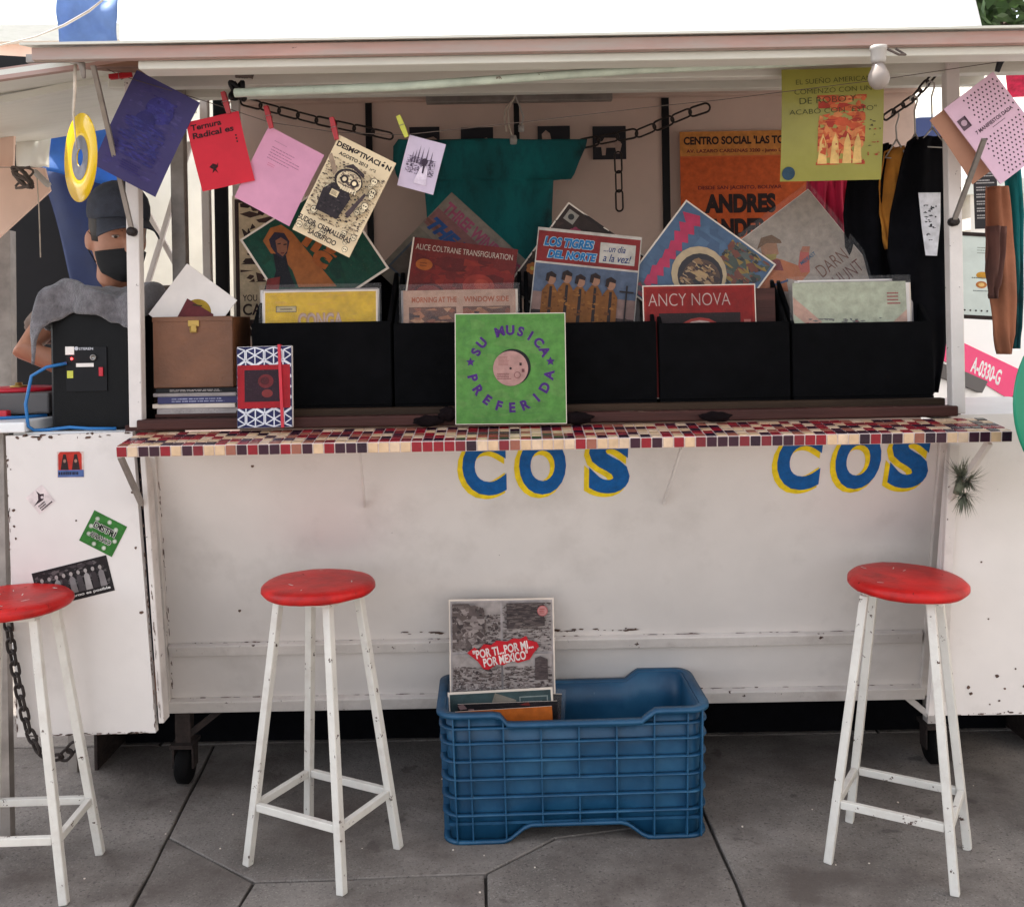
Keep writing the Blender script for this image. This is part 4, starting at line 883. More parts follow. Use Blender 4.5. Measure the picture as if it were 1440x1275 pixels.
def art_zine(p, w, h):
    k = (42, 32, 34); p.text('DESMØTIVACIÓN', 0, h * .86, h * .13, k, bold=.04, width=w * 1.88); p.text('AGOSTO 2013', -w * .25, h * .70, h * .07, k, bold=.03, width=w * 1.0); p.text('nº2', w * .45, h * .68, h * .05, k, width=w * .2)
    p.scatter(-w * .95, -h * .60, w * .95, h * .60, 900, [(206, 184, 148), (166, 144, 118), (86, 70, 66), (60, 48, 48), (226, 206, 170)], .0015, .006, 6)
    def skull(x, y, r_):
        p.disc(x, y, r_, k, n=12); p.disc(x, y, r_ * .84, (228, 210, 176), n=12); p.disc(x - r_ * .32, y, r_ * .22, k, n=8); p.disc(x + r_ * .32, y, r_ * .22, k, n=8); p.rect(x - r_ * .4, y - r_ * 1.2, x + r_ * .4, y - r_ * .7, (228, 210, 176))
        for q in (-.2, 0, .2): p.line(x + q * r_, y - r_ * 1.15, x + q * r_, y - r_ * .75, r_ * .07, k)
    rg = random.Random(4)
    for _ in range(34):
        x, y = rg.uniform(-.9, .9), rg.uniform(-.92, .55)
        if abs(x) > .5 or y < -.72: skull(x * w, y * h, w * rg.uniform(.08, .13))
    p.poly([(-w * .55, -h * .46), (w * .2, -h * .46), (w * .30, h * .0), (w * .05, h * .16), (-w * .4, h * .14), (-w * .62, -h * .05)], (40, 32, 36)); p.scatter(-w * .5, -h * .42, w * .2, h * .1, 40, [(70, 60, 62), (24, 20, 24)], .002, .008, 7)
    p.rect(-w * .36, -h * .10, -w * .10, h * .02, (206, 186, 150)); p.scribble(-w * .34, -h * .08, -w * .12, h * .0, 4, k)
    p.disc(w * .0, h * .28, w * .46, k, ry=h * .22); p.disc(w * .02, h * .27, w * .40, (214, 194, 160), ry=h * .19); p.scatter(-w * .3, h * .15, w * .36, h * .44, 70, [(90, 76, 70), (150, 130, 110), (44, 36, 38)], .002, .008, 9)
    for x in (-.14, .2): p.disc(w * x, h * .28, w * .13, k, n=14); p.disc(w * x, h * .28, w * .07, (226, 206, 170), n=10)
    p.poly([(-w * .45, h * .36), (-w * .85, h * .62), (-w * .92, h * .54), (-w * .5, h * .25)], (150, 128, 108)); p.poly([(-w * .35, h * .48), (-w * .1, h * .60), (w * .35, h * .52), (w * .4, h * .44), (0, h * .52)], (60, 48, 50))
    for q in range(7): p.line(w * (-.12 + q * .08), h * .08, w * (-.1 + q * .075), h * .16, w * .03, (230, 214, 184))
    p.poly([(w * .35, -h * .3), (w * .62, h * .2), (w * .7, h * .18), (w * .5, -h * .35)], (70, 56, 58))
    p.text('SUDOR, CREMALLERAS', 0, -h * .72, h * .12, k, bold=.03, width=w * 1.8); p.text('SACRIFICIO', w * .05, -h * .88, h * .10, k, bold=.03, width=w * .95)
def art_lilac(p, w, h):
    k = (62, 48, 66); p.scatter(-w * .8, -h * .4, w * .75, h * .25, 260, [(110, 96, 116), (160, 144, 166), (70, 58, 76)], .0015, .005, 3)
    for x, y in ((-.55, .2), (-.25, .5), (-.05, .42), (.2, .5), (.45, .35), (-.4, .3)): p.poly([(w * (x - .05), 0), (w * x, h * (y + .25)), (w * (x + .05), 0)], (84, 70, 90))
    p.poly([(-w * .2, -h * .75), (w * .5, -h * .75), (w * .42, -h * .15), (w * .2, h * .02), (-w * .02, -h * .15)], (220, 206, 222)); p.disc(w * .15, h * .12, w * .17, k, ry=h * .14); p.poly([(w * .1, h * .1), (w * .24, h * .06), (w * .22, -h * .32), (w * .14, -h * .32)], k); p.line(w * .45, -h * .2, w * .75, -h * .05, w * .05, (200, 186, 204)); p.line(w * .75, -h * .05, w * .6, h * .15, w * .05, (200, 186, 204))
def art_dada(p, w, h):
    k = (70, 50, 62)
    for j in range(20):
        for i in range(11):
            y = h * (.88 - j * .094); x = w * (-.62 + i * .145 + (.07 if j % 2 else 0))
            if -.02 * h < y < .30 * h and x < w * .9: continue
            if x < -w * .35 and y > h * .3: continue
            p.disc(x, y, w * .030, k, ry=w * .038, n=6, up=False)
    p.z += p.dz; p.text('7 MANIFIESTOS DADA', w * .08, h * .17, h * .085, k, bold=.03, width=w * 1.45); p.scribble(-w * .1, h * .05, w * .5, h * .08, 1, (120, 96, 110), h=.6); p.rect(-w * .92, h * .36, -w * .60, h * .62, (96, 76, 88)); p.disc(-w * .76, h * .5, w * .1, (190, 160, 176)); p.rect(-w * .66, h * .36, -w * .60, h * .62, k)
paper(203, 187, .196, .284, -27.5, 'large blue-violet print pegged beside the yellow disc', art_blue, (66, 60, 112))
paper(308, 212, .148, .188, 11.5, 'bright red booklet with black blackletter title', art_rojo, (214, 40, 60))
paper(391, 247, .172, .216, -28, 'plain pink sheet with faint small type', art_pink, (226, 160, 190), Y=LY + .012)
paper(484, 276, .172, .286, -26.5, 'cream fanzine covered in skulls and hand lettering', art_zine, (228, 206, 170), t=.006)
paper(592, 231, .103, .138, -15.5, 'small lilac card with a drawn figure before spires', art_lilac, (216, 200, 222))
paper(1402, 180, .168, .256, 37, 'pink booklet with rows of dark dots and a short title', art_dada, (214, 178, 198), t=.004)
paper(1372, 190, .150, .215, 37, 'brown-backed card hanging behind the dotted pink booklet', None, (176, 128, 104), Y=LY + .015)
for a in ((170, 107, 96, 'peg_red', 'red peg lying sideways at the corner of the violet print'), (318, 145, 15, 'peg_red', 'red peg gripping the bright red booklet'), (378, 165, 14, 'peg_red', 'red peg gripping the plain pink sheet'), (470, 181, 13, 'peg_red', 'red peg gripping the skull fanzine'), (566, 178, 22, 'peg_yellow', 'yellow-green peg gripping the lilac card'), (1407, 86, -18, 'peg_black', 'black peg gripping the dotted pink booklet')): peg(*a, Y=LY - .004)

# ------------------------------------------------------------------ things hanging from the roof
e = empty('vinyl_disc', at(113, 222, 2.52), 0, 'translucent yellow record hanging by a strap under the roof', 'record'); m_ = wm(e).inverted() @ flat_m(113, 222, 2.52, -5, 0, -47)
mb = MB(); n_ = 48
mb.loft([[m_ @ V((r_ * math.cos(6.283 * j / n_), r_ * math.sin(6.283 * j / n_), z)) for j in range(n_)] for r_, z in ((.022, -.0012), (.112, -.0012), (.112, .0012), (.022, .0012))], closed=True); mb.build('disc', 'disc_yellow', e, local=True)
for z in (.0017, -.0017):
    mb = MB(); mb.loft([[m_ @ V((r_ * math.cos(6.283 * j / n_), r_ * math.sin(6.283 * j / n_), z)) for j in range(n_)] for r_ in (.022, .056)], cap=False); mb.build('label', 'disc_label', e, local=True, recalc=False)
mb = MB(); mb.tube([at(106, 84, 2.5), at(105, 130, 2.51), at(103, 160, 2.52), at(106, 190, 2.505), at(108, 209, 2.512)], [.004, .0045, .003, .0018, .0015], 6); mb.build('strap', 'cord_pale', e)
mb = MB(); mb.tube([at(100, 85, 2.5), at(108, 84, 2.49), at(115, 90, 2.49), at(118, 110, 2.49)], [.009, .011, .009, .005], 8); mb.build('hook', 'steel_grey', e)
e = empty('light_bulb', at(1237, 75, 2.425), 0, 'frosted light bulb in a white socket under the gutter', 'bulb'); b0 = at(1236, 118, 2.425); m_ = Matrix.Translation(b0 + V((0, 0, .012))) @ Matrix.Diagonal((.86, .86, .86, 1))
mb = MB(); mb.lathe([(.001, -.031), (.014, -.028), (.025, -.016), (.030, 0), (.028, .014), (.020, .030), (.014, .045), (.001, .046)], m_, 20); mb.build('glass', 'bulb_glass', e)
mb = MB(); mb.lathe([(.001, .044), (.018, .044), (.021, .052), (.021, .078), (.024, .082), (.024, .092), (.001, .092)], m_, 18); mb.build('socket', 'porcelain', e)
mb = MB(); mb.tube([b0 + V((.02, .0, .085)), b0 + V((.05, .0, .07)), b0 + V((.07, .01, .072)), b0 + V((.05, .02, .09))], .003, 6); mb.build('wire', 'string', e)
# wire tangles
def tangle(px, py, Y, r_, n, label, mat='string', thick=.0022, seed=1, zf=1.):
    rg = random.Random(seed); c = at(px, py, Y); mb = MB()
    for _ in range(n):
        ph = [rg.uniform(0, 6.28) for _ in range(3)]; k_ = [rg.choice((1, 2, 3)) for _ in range(3)]
        mb.tube([c + V((r_ * math.sin(k_[0] * t + ph[0]) * .8, r_ * .5 * math.sin(k_[1] * t + ph[1]), r_ * zf * math.cos(k_[2] * t + ph[2]))) for t in [6.28 * q / 22 for q in range(22)]], thick, 5, closed=True)
    return tag(mb.build('wire_tangle', mat), label, 'wires')
tangle(343, 95, 2.66, .026, 5, 'tangle of grey wires knotted to the gutter', 'string', .0035, 3)
tangle(334, 128, 2.68, .022, 3, 'dark clamp of twisted wire below the grey knot', 'iron_black', .006, 4)
tangle(32, 250, 3.3, .035, 5, 'brown cable bundle hanging on the neighbouring board', 'string', .004, 5)
e = empty('hanging_wires', at(722, 138, 3.7), 0, 'loose white wires with a small socket hanging from the lamp', 'wires')
for k_, (pts, mt) in enumerate((([(742, 112), (728, 128), (722, 140), (714, 155), (716, 180), (722, 196)], 'cord_pale'), ([(735, 112), (724, 134), (731, 150), (736, 165), (733, 178)], 'porcelain'), ([(722, 140), (712, 150), (709, 165), (712, 185)], 'cord_pale'))):
    mb = MB(); mb.tube([at(x, y, 3.7) for x, y in pts], .0035, 6); mb.build('wire', mt, e)
mb = MB(); mb.lathe([(.001, -.02), (.012, -.018), (.014, .0), (.010, .014), (.001, .016)], Matrix.Translation(at(722, 196, 3.7)), 12); mb.build('socket', 'porcelain', e)
mb = MB(); mb.lathe([(.001, -.016), (.011, -.014), (.011, .01), (.001, .012)], Matrix.Translation(at(733, 180, 3.7)), 12); mb.build('socket', 'porcelain', e)

# ------------------------------------------------------------------ posters and stencils on the back wall
def poster(px, py, Y, w_, h_, rot, label, art, c, cat='poster', lean=0., yaw=0.):
    return paper(px, py, w_, h_, rot, label, art, c, Y=Y, t=.002, name='poster', cat=cat, lean=lean, yaw=yaw)
def art_orange_p(p, w, h):
    k = (40, 26, 28); p.rect(-w, h * .62, w, h, (196, 128, 62)); p.rect(-w, -h, w, h * .60, (196, 88, 40)); p.text("CENTRO SOCIAL 'LAS TORRES'", 0, h * .86, h * .13, k, bold=.04, width=w * 1.88); p.text('AV. LAZARO CARDENAS 3200 - Junto Las Torres', 0, h * .69, h * .07, (110, 40, 40), bold=.03, width=w * 1.8)
    p.text('DESDE SAN JACINTO, BOLIVAR', -w * .08, h * .12, h * .075, (110, 40, 40), bold=.03, width=w * 1.3); p.text('ANDRES', -w * .08, -h * .12, h * .30, k, bold=.06, width=w * 1.1); p.text('LANDERO', -w * .08, -h * .50, h * .30, k, bold=.06, width=w * 1.2)
poster(1048, 275, 3.93, .51, .51, 1, 'orange concert poster with heavy black lettering on the back wall', art_orange_p, (196, 92, 44))
def art_brown(p, w, h):
    k = (52, 32, 28); p.rect(-w * .93, -h * .95, w * .93, h * .95, k); p.rect(-w * .82, -h * .72, w * .82, h * .9, (206, 182, 148))
    p.scatter(-w * .8, -h * .2, w * .8, h * .9, 60, [(52, 32, 28), (70, 46, 38), (206, 182, 148)], .01, .05, 5); p.text('YOU', -w * .55, -h * .42, h * .09, k, width=w * .4); p.text('CAN', -w * .35, -h * .58, h * .16, k, bold=.02, width=w * .8); p.text('LIVE NOW', -w * .2, -h * .83, h * .06, (206, 190, 170), width=w * 1.1)
poster(379, 376, 3.42, .25, .495, 1, 'brown and cream poster standing behind the first bin', art_brown, (210, 196, 176))
def art_colour(p, w, h): p.rect(-w * .97, -h * .95, w * .97, h * .95, (58, 40, 48)); p.scatter(-w * .95, -h * .9, w * .95, h * .9, 160, [(150, 40, 50), (190, 150, 50), (60, 110, 60), (60, 80, 140), (40, 30, 40), (170, 80, 60)], .006, .025, 6); p.disc(-w * .3, h * .1, w * .13, (70, 120, 70)); p.disc(-w * .3, h * .1, w * .06, (200, 180, 70)); p.disc(w * .05, h * .2, w * .1, (196, 150, 60))
poster(362, 118, 3.60, .235, .085, 1, 'small multicoloured sticker poster under the ceiling', art_colour, (70, 50, 56))
def stencil(px, py, kind, label, sz=.128):
    def art(p, w, h):
        c = (176, 150, 138)
        if kind == 0: p.poly([(-w * .9, -h * .9), (-w * .95, h * .2), (-w * .5, h * .3), (0, h * .2), (w * .6, h * .35), (w * .9, h * .1), (w * .8, -h * .9), (w * .7, -h * .2), (-w * .6, -h * .3), (-w * .7, -h * .9)], c)
        if kind == 1: p.disc(-w * .35, -h * .35, w * .38, c, ry=h * .45); p.disc(w * .45, -h * .2, w * .36, c); p.poly([(-w * .7, -h * .1), (-w * .75, h * .5), (-w * .5, h * .75), (-w * .25, h * .55), (-w * .1, -h * .1)], c); p.rect(-w * .2, -h * .75, w * .4, -h * .35, c)
        if kind == 2: p.poly([(-w * .85, -h * .05), (-w * .4, h * .12), (-w * .3, h * .30), (w * .5, h * .28), (w * .75, -h * .1), (w * .6, -h * .65), (w * .4, -h * .65), (w * .35, -h * .3), (-w * .2, -h * .3), (-w * .25, -h * .75), (-w * .45, -h * .75), (-w * .5, -h * .25), (-w * .8, -h * .25)], c)
    return poster(px, py, 3.95, sz, sz, 1, label, art, (30, 28, 36), cat='stencil')
stencil(671, 202, 0, 'black stencil card with a long-legged animal half behind the teal shirt'); stencil(779, 200, 1, 'black stencil card with a pale rooster'); stencil(857, 201, 2, 'black stencil card with a pale four-legged animal', .132); stencil(597, 200, 0, 'black stencil card behind the lilac card', .12)
def art_bag(p, w, h):
    p.rect(-w * .30, -h * .72, w * .66, h * .52, (176, 72, 48)); p.scatter(-w * .28, -h * .70, w * .64, h * .50, 160, [(190, 84, 54), (160, 56, 44), (206, 130, 80), (196, 100, 60)], .006, .03, 4)
    for x in (-.18, .06, .30, .5): p.poly([(w * (x - .09), -h * .7), (w * (x + .09), -h * .7), (w * (x + .06), -h * .32), (w * x, -h * .16), (w * (x - .06), -h * .32)], (214, 176, 110))
    k = (58, 62, 40)
    for t, x, y, wd in (('EL SUEÑO AMERICANO', .08, .80, 1.6), ('COMENZÓ CON UN', .0, .62, 1.5), ('DE ROBO Y', -.1, .44, 1.1), ('ACABÓ CON "ESTO"', .0, .26, 1.7)): p.text(t, w * x, h * y, h * .11, k, bold=-.012, width=w * wd, rot=2)
    p.disc(-w * .84, -h * .86, w * .13, (40, 66, 84)); p.scatter(w * .70, -h * .6, w * .95, h * .1, 14, [(70, 64, 50), (160, 70, 50)], .003, .008, 9)
o = paper(1172, 174, .285, .31, 1, 'yellow plastic bag with handwriting and a red flame picture', art_bag, (196, 192, 92), Y=2.80, curl=.012, name='plastic_bag', cat='bag'); o.data.materials[0] = MATS['yellow_plastic']

# ------------------------------------------------------------------ clothes
def cloth(name, rows, Y, mat, label, cat='shirt', nx=22, fold=.012, freq=9., seed=0., sub=4, thick=.004, group=None, yslope=0., parent=None):
    """rows: (py, px_left, px_right) from the top; cloth hung at depth Y with folds"""
    dense = []
    for a, b in zip(rows, rows[1:]):
        for k_ in range(sub): t = k_ / sub; dense.append(tuple(a[i] + (b[i] - a[i]) * t for i in range(3)))
    dense.append(rows[-1]); nv = len(dense) - 1
    def f(u, v):
        py, xl, xr = dense[round(v * nv)]; p = at(xl + (xr - xl) * u, py, Y); g = fold * (.35 + .65 * v)
        p.y += g * math.sin(freq * u + seed + 2.2 * v) + g * .6 * math.sin(freq * 2.3 * u - 3 * v + seed * 2) + yslope * (u - .5) + .02 * noise.noise(V((u * 3, v * 3, seed))); return p
    mb = MB(); mb.grid(f, nx, nv); o = mb.build(name, mat, parent, solid=thick)
    if parent is None: tag(o, label, cat, group); rebase(o)
    return o
cloth('t_shirt', [(196, 560, 826), (206, 553, 824), (226, 553, 815), (244, 556, 808), (252, 560, 803), (254, 596, 778), (300, 600, 776), (345, 602, 776), (400, 602, 775)], 3.74, 'teal_cloth', 'teal tie-dyed t-shirt pegged wide on the back wall', sub=3, fold=.010, nx=30)
e = None
cloth('pink_cloth', [(238, 1136, 1196), (270, 1134, 1196), (330, 1130, 1198), (380, 1128, 1200)], 3.3, 'pink_cloth', 'crimson cloth hanging behind the yellow plastic bag', 'cloth', fold=.02, freq=14)
def hanger(px, py0, py1, Y, label, half, mat='porcelain'):
    mb = MB(); top = at(px, py0, Y); sh = at(px + 2, py1, Y); hk = [top + V((.012 * math.cos(a), 0, .012 * math.sin(a))) for a in (R(200), R(150), R(90), R(30), R(-30))]
    mb.tube(hk + [at(px + 1, py0 + 16, Y), sh], .0028, 6); o_ = at(px + 2 - half, py1 + 26, Y + .02); q_ = at(px + 2 + half, py1 + 28, Y - .02)
    mb.tube([sh, o_, q_, sh], .0032, 6); tag(mb.build('clothes_hanger', mat), label, 'hanger', 'hangers on the chain')
hanger(1259, 162, 196, 3.03, 'white hanger carrying the plain black shirt', 16); hanger(1285, 140, 188, 3.00, 'white hanger carrying the mustard shirt', 14); hanger(1309, 120, 180, 2.97, 'white hanger carrying the black shirt with a printed face', 22)
cloth('shirt', [(203, 1236, 1254), (212, 1214, 1266), (240, 1196, 1290), (300, 1188, 1304), (380, 1190, 1310), (440, 1198, 1314)], 3.08, 'black_cloth', 'plain black shirt at the inner end of the hanger row', fold=.024, group='shirts on the hanger chain')
cloth('shirt', [(207, 1258, 1276), (214, 1244, 1282), (250, 1239, 1288), (300, 1239, 1288), (335, 1243, 1290), (350, 1248, 1290)], 3.04, 'mustard_cloth', 'mustard shirt between the two black ones', fold=.024, group='shirts on the hanger chain')
bs = cloth('shirt', [(192, 1288, 1324), (200, 1276, 1326), (225, 1268, 1330), (300, 1254, 1334), (360, 1250, 1336), (430, 1262, 1338), (500, 1284, 1330), (552, 1296, 1320)], 2.985, 'black_cloth', 'black shirt with a white printed face hanging beside the post', fold=.010, group='shirts on the hanger chain', freq=6)
p = Print(); p.poly([(-.036, .085), (.030, .088), (.033, 0), (.026, -.10), (-.008, -.10), (-.022, -.02)], (206, 206, 212))
p.scatter(-.02, -.06, .02, .05, 26, [(40, 40, 46), (70, 70, 76), (30, 30, 36)], .002, .009, 3); p.build('printed_face', bs, 'print_ink', wm(bs).inverted() @ flat_m(1307, 312, 2.955, -2), local=True)
# trousers-like garment on the right, brown and teal
bg_ = cloth('garment', [(262, 1387, 1418), (300, 1386, 1422), (360, 1388, 1428), (420, 1394, 1430), (470, 1398, 1430), (498, 1404, 1424)], 3.0, 'brown_cloth', 'brown and teal garment hanging at the open end of the stall', 'garment', fold=.014, freq=6, nx=12)
cloth('teal_side', [(235, 1412, 1436), (300, 1418, 1440), (380, 1424, 1438), (460, 1426, 1436), (490, 1422, 1430)], 3.025, 'teal_cloth', None, nx=8, fold=.012, parent=bg_)
cloth('dark_patch', [(318, 1386, 1416), (360, 1388, 1414), (400, 1390, 1406), (420, 1392, 1400)], 2.965, 'dark_brown_cloth', None, nx=8, fold=.010, parent=bg_)
mb = MB(); m_ = flat_m(1543, 566, 2.5, 0, 0, 12); mb.lathe([(.001, -.003), (.235, -.003), (.243, .0), (.235, .003), (.001, .003)], m_, 64)
gd = tag(rebase(mb.build('round_sign', 'disc_green')), 'large green disc hung at the open end of the counter', 'disc')
q = at(1543, 566, 2.5); mb = MB(); mb.tube([q + V((0, 0, .238)), V((q.x, 2.50, 2.17))], .0018, 5); mb.build('cord', 'string', gd)

# ------------------------------------------------------------------ stickers on the side panel (parts of the stall)
def sticker(px, py, w_, h_, rot, label, art, c):
    m = flat_m(px, py, WY - .0008, rot); p = Print(z0=.0002); p.rect(-w_ / 2, -h_ / 2, w_ / 2, h_ / 2, c); art(p, w_ / 2, h_ / 2)
    o = p.build('sticker', LW, 'print_ink', wm(LW).inverted() @ m); o['label'] = label; return o
def st_red(p, w, h):
    p.rect(-w, -h, w, h, (206, 180, 172)); p.rect(-w * .95, -h * .98, w, -h * .42, (78, 100, 150)); p.scribble(-w * .9, -h * .82, w * .9, -h * .55, 1, (30, 34, 60), h=.9)
    p.poly([(-w * .9, -h * .42), (w * .86, -h * .42), (w * .86, h * .8), (w * .7, h), (-w * .74, h), (-w * .9, h * .8)], (176, 46, 34))
    for x in (-.42, .42): p.poly([(w * (x - .3), -h * .4), (w * (x + .3), -h * .4), (w * (x + .22), h * .2), (w * (x + .1), h * .8), (w * (x - .1), h * .8), (w * (x - .22), h * .2)], (40, 26, 28)); p.disc(w * x, h * .28, w * .11, (150, 110, 96), ry=h * .14)
sticker(99, 653, .077, .074, 1, 'red and blue sticker with two hooded figures', st_red, (206, 180, 172))
def st_acro(p, w, h):
    k = (54, 38, 44); p.poly([(-w * .9, -h * .1), (-w * .2, h * .1), (w * .1, h * .5), (w * .2, h * .9), (w * .3, h * .4), (w * .6, h * .2), (w * .2, -h * .2), (-w * .3, -h * .15)], k); p.disc(w * .25, h * .05, w * .14, (206, 190, 192), n=10); p.scribble(-w * .6, -h * .95, w * .8, -h * .3, 3, k, fill=.5, h=.6)
sticker(57, 702, .060, .062, 40, 'small white sticker with a black tumbling figure', st_acro, (214, 200, 198))
def st_green(p, w, h):
    p.scatter(-w * .9, -h * .9, w * .9, h * .9, 30, [(44, 104, 40), (52, 116, 46)], .01, .03, 2)
    for x, y in ((-.7, .7), (.05, .85), (-.85, .1), (.6, .6), (.85, -.1), (-.2, -.85), (.45, -.8), (-.75, -.4)): p.disc(w * x * .9, h * y * .9, w * .13, (150, 160, 140), n=9); p.disc(w * x * .9, h * y * .9, w * .08, (186, 190, 176), n=8)
    p.text('DISTRI', 0, h * .28, h * .42, (196, 196, 186), bold=.10, width=w * 1.35); p.text('DISTRI', 0, h * .28, h * .36, (24, 26, 24), bold=.03, width=w * 1.3); p.text('AFRANCO', 0, -h * .30, h * .34, (196, 196, 186), bold=.09, width=w * 1.3); p.text('AFRANCO', 0, -h * .30, h * .28, (24, 26, 24), bold=.02, width=w * 1.24)
sticker(145, 750, .106, .098, -27, 'green diamond-set sticker with black spiky lettering', st_green, (46, 108, 42))
def st_photo(p, w, h):
    p.scatter(-w * .95, -h * .55, w * .95, h * .9, 130, [(30, 26, 28), (60, 54, 56), (90, 84, 84)], .004, .014, 8)
    for j in range(9):
        x = w * (-.78 + j * .195); g = [(120, 114, 114), (70, 64, 66), (150, 144, 142), (50, 44, 46)][j % 4]; p.poly([(x - w * .09, -h * .6), (x + w * .09, -h * .6), (x + w * .07, h * .2), (x, h * .38), (x - w * .07, h * .2)], g); p.disc(x, h * .46, w * .045, (160, 152, 148), ry=h * .12, n=10)
    p.text('nuestro infierno es posible', w * .05, -h * .76, h * .20, (206, 202, 198), bold=.03, width=w * 1.75)
sticker(103, 818, .222, .105, 14, 'black and white group photograph sticker with blackletter words', st_photo, (30, 26, 28))

# ------------------------------------------------------------------ things on the counter
e = empty('notebook', at(372, 602, 2.78), 0, 'patterned blue and white notebook with a red band and framed picture', 'notebook')
m_ = wm(e).inverted() @ flat_m(372, 544, 2.785, 1.5, 4)
NW, NH = .155, .228
mb = MB(); mb.box((0, 0, -.008), (NW, NH, .016), m_, .002); nb = mb.build('cover', 'sleeve_white', e, local=True)
p = Print(); nv, wh = (30, 32, 74), (206, 206, 212); w2, h2 = NW / 2, NH / 2
p.rect(-w2 * .99, -h2 * .99, w2 * .99, h2 * .99, nv)
s6 = w2 * .5
for cx in (-1, 0, 1, 2):
    for cy_ in (-2, -1, 0, 1, 2):
        x, y = (cx - .5) * s6 * 1.35 + (.5 * s6 * 1.35 if cy_ % 2 else 0), cy_ * s6 * 1.15
        for k_ in range(6):
            a = R(60 * k_ + 30); q = (x + s6 * .72 * math.cos(a), y + s6 * .72 * math.sin(a)); q2 = (x + s6 * .72 * math.cos(a + R(60)), y + s6 * .72 * math.sin(a + R(60)))
            for (ax, ay, bx, by) in ((x, y, *q), (*q, *q2)):
                cl_ = lambda q_, l_: max(-l_, min(l_, q_))
                if min(abs(ax), abs(bx)) < w2 * .97 and min(abs(ay), abs(by)) < h2 * .97 and (cl_(ax, w2 * .97), cl_(ay, h2 * .97)) != (cl_(bx, w2 * .97), cl_(by, h2 * .97)): p.line(cl_(ax, w2 * .97), cl_(ay, h2 * .97), cl_(bx, w2 * .97), cl_(by, h2 * .97), .0034, wh, False); p.z += p.dz * .01
p.z += p.dz; p.rect(-w2 * .97, -h2 * .52, w2 * .93, h2 * .54, (150, 18, 30)); p.rect(-w2 * .72, -h2 * .36, w2 * .62, h2 * .42, (40, 18, 30)); p.disc(w2 * .05, h2 * .14, w2 * .28, (96, 30, 34), ry=h2 * .17); p.disc(w2 * .1, -h2 * .16, w2 * .2, (110, 40, 40), ry=h2 * .1); p.disc(w2 * .02, h2 * .15, w2 * .16, (70, 22, 28), ry=h2 * .1)
p.build('cover_print', e, 'print_ink', m_)
mb = MB(); mb.box((w2 * .60, 0, -.006), (.008, NH + .004, .024), m_ @ Matrix.Rotation(R(2), 4, 'Z')); mb.build('elastic_band', 'red_plastic', e, local=True)
# brown record case on a pile of books
pz = 1.2438
PX0, PX1 = -1.035, -.795
bk = [('wood_dark', .010, .0, 'brown board under the pile of books'), ('magazine', .016, .004, 'grey-brown magazine second from the bottom of the pile'), ('card_cream', .012, -.006, 'tan booklet under the dark blue book'), ('book_blue', .020, .006, 'dark blue book with pale spine lettering'), ('magazine', .010, -.004, 'thin pale magazine above the dark blue book'), ('iron_black', .013, .002, 'black book directly under the brown case')]
M('book_blue', (36, 34, 84), .5, var=.1)
for mt, t_, dx, lb in bk:
    e = empty('book', ((PX0 + PX1) / 2 + dx, 2.98, pz), R(dx * 250), lb, 'book', 'books piled under the brown case')
    mb = MB(); mb.box((0, 0, t_ / 2), (PX1 - PX0 - .012, .196, max(t_ - .004, .002))); mb.build('pages', 'sleeve_white', e, local=True)
    mb = MB(); mb.box((0, 0, .0012), (PX1 - PX0, .205, .0022)); mb.box((0, 0, t_ - .0012), (PX1 - PX0, .205, .0022)); mb.box((0, -.1015, t_ / 2), (PX1 - PX0, .003, t_ - .0046)); mb.build('cover', mt, e, local=True)
    if mt in ('book_blue', 'iron_black', 'magazine'):
        p = Print(); p.scribble(-.08, .003, .09, t_ - .003, 2, (150, 150, 176) if mt == 'book_blue' else (170, 160, 156), fill=.7, seed=len(lb)); p.build('spine_print', e, 'print_ink', frame(V((0, -.1034, 0)), V((1, 0, 0)), V((0, 0, 1)), V((0, -1, 0))))
    pz += t_ + .0006
cx_ = at(272, 490, 2.90).x; CW, CD, CHt = .232, .19, at(272, 445, 2.89).z - pz
e = empty('record_case', (cx_, 2.995, pz), 0, 'scuffed brown wooden record case with a brass clasp', 'case')
for nm, c, sz in (('front_board', (0, -CD / 2, CHt / 2), (CW, .009, CHt)), ('back_board', (0, CD / 2, CHt / 2), (CW, .009, CHt)), ('side_board', (-CW / 2 + .0045, 0, CHt / 2), (.009, CD - .011, CHt - .004)), ('side_board', (CW / 2 - .0045, 0, CHt / 2), (.009, CD - .011, CHt - .004)), ('bottom_board', (0, 0, .006), (CW - .02, CD - .011, .009))):
    mb = MB(); mb.box(c, sz, None, .002); mb.build(nm, 'case_brown', e, local=True)
mb = MB(); mb.box((0, -CD / 2 - .0055, CHt - .008), (CW + .002, .003, .013), None, .001); mb.build('trim', 'case_brown', e, local=True)
mb = MB(); mb.box((.004, -CD / 2 - .007, CHt - .020), (.032, .004, .018), None, .001); mb.box((.004, -CD / 2 - .009, CHt - .036), (.020, .004, .022), None, .001); mb.tube([(-.005, -CD / 2 - .012, CHt - .028), (-.005, -CD / 2 - .012, CHt - .044), (.013, -CD / 2 - .012, CHt - .044), (.013, -CD / 2 - .012, CHt - .028)], .0016, 6); mb.build('clasp', 'brass', e, local=True)
def art_single(p, h): 
    p.disc(0, -h * .22, h * .52, (186, 150, 40), n=30); p.poly([(-h * .62, -h * .02), (-h * .18, h * .10), (h * .55, -h * .42), (h * .4, -h * .8), (-h * .7, -h * .8)], (120, 48, 52)); p.scribble(-h * .1, h * .1, h * .35, h * .22, 2, (70, 56, 30)); p.text('ANA PAU', -h * .25, -h * .18, h * .12, (196, 170, 160), bold=.03, width=h * .5, rot=-18)
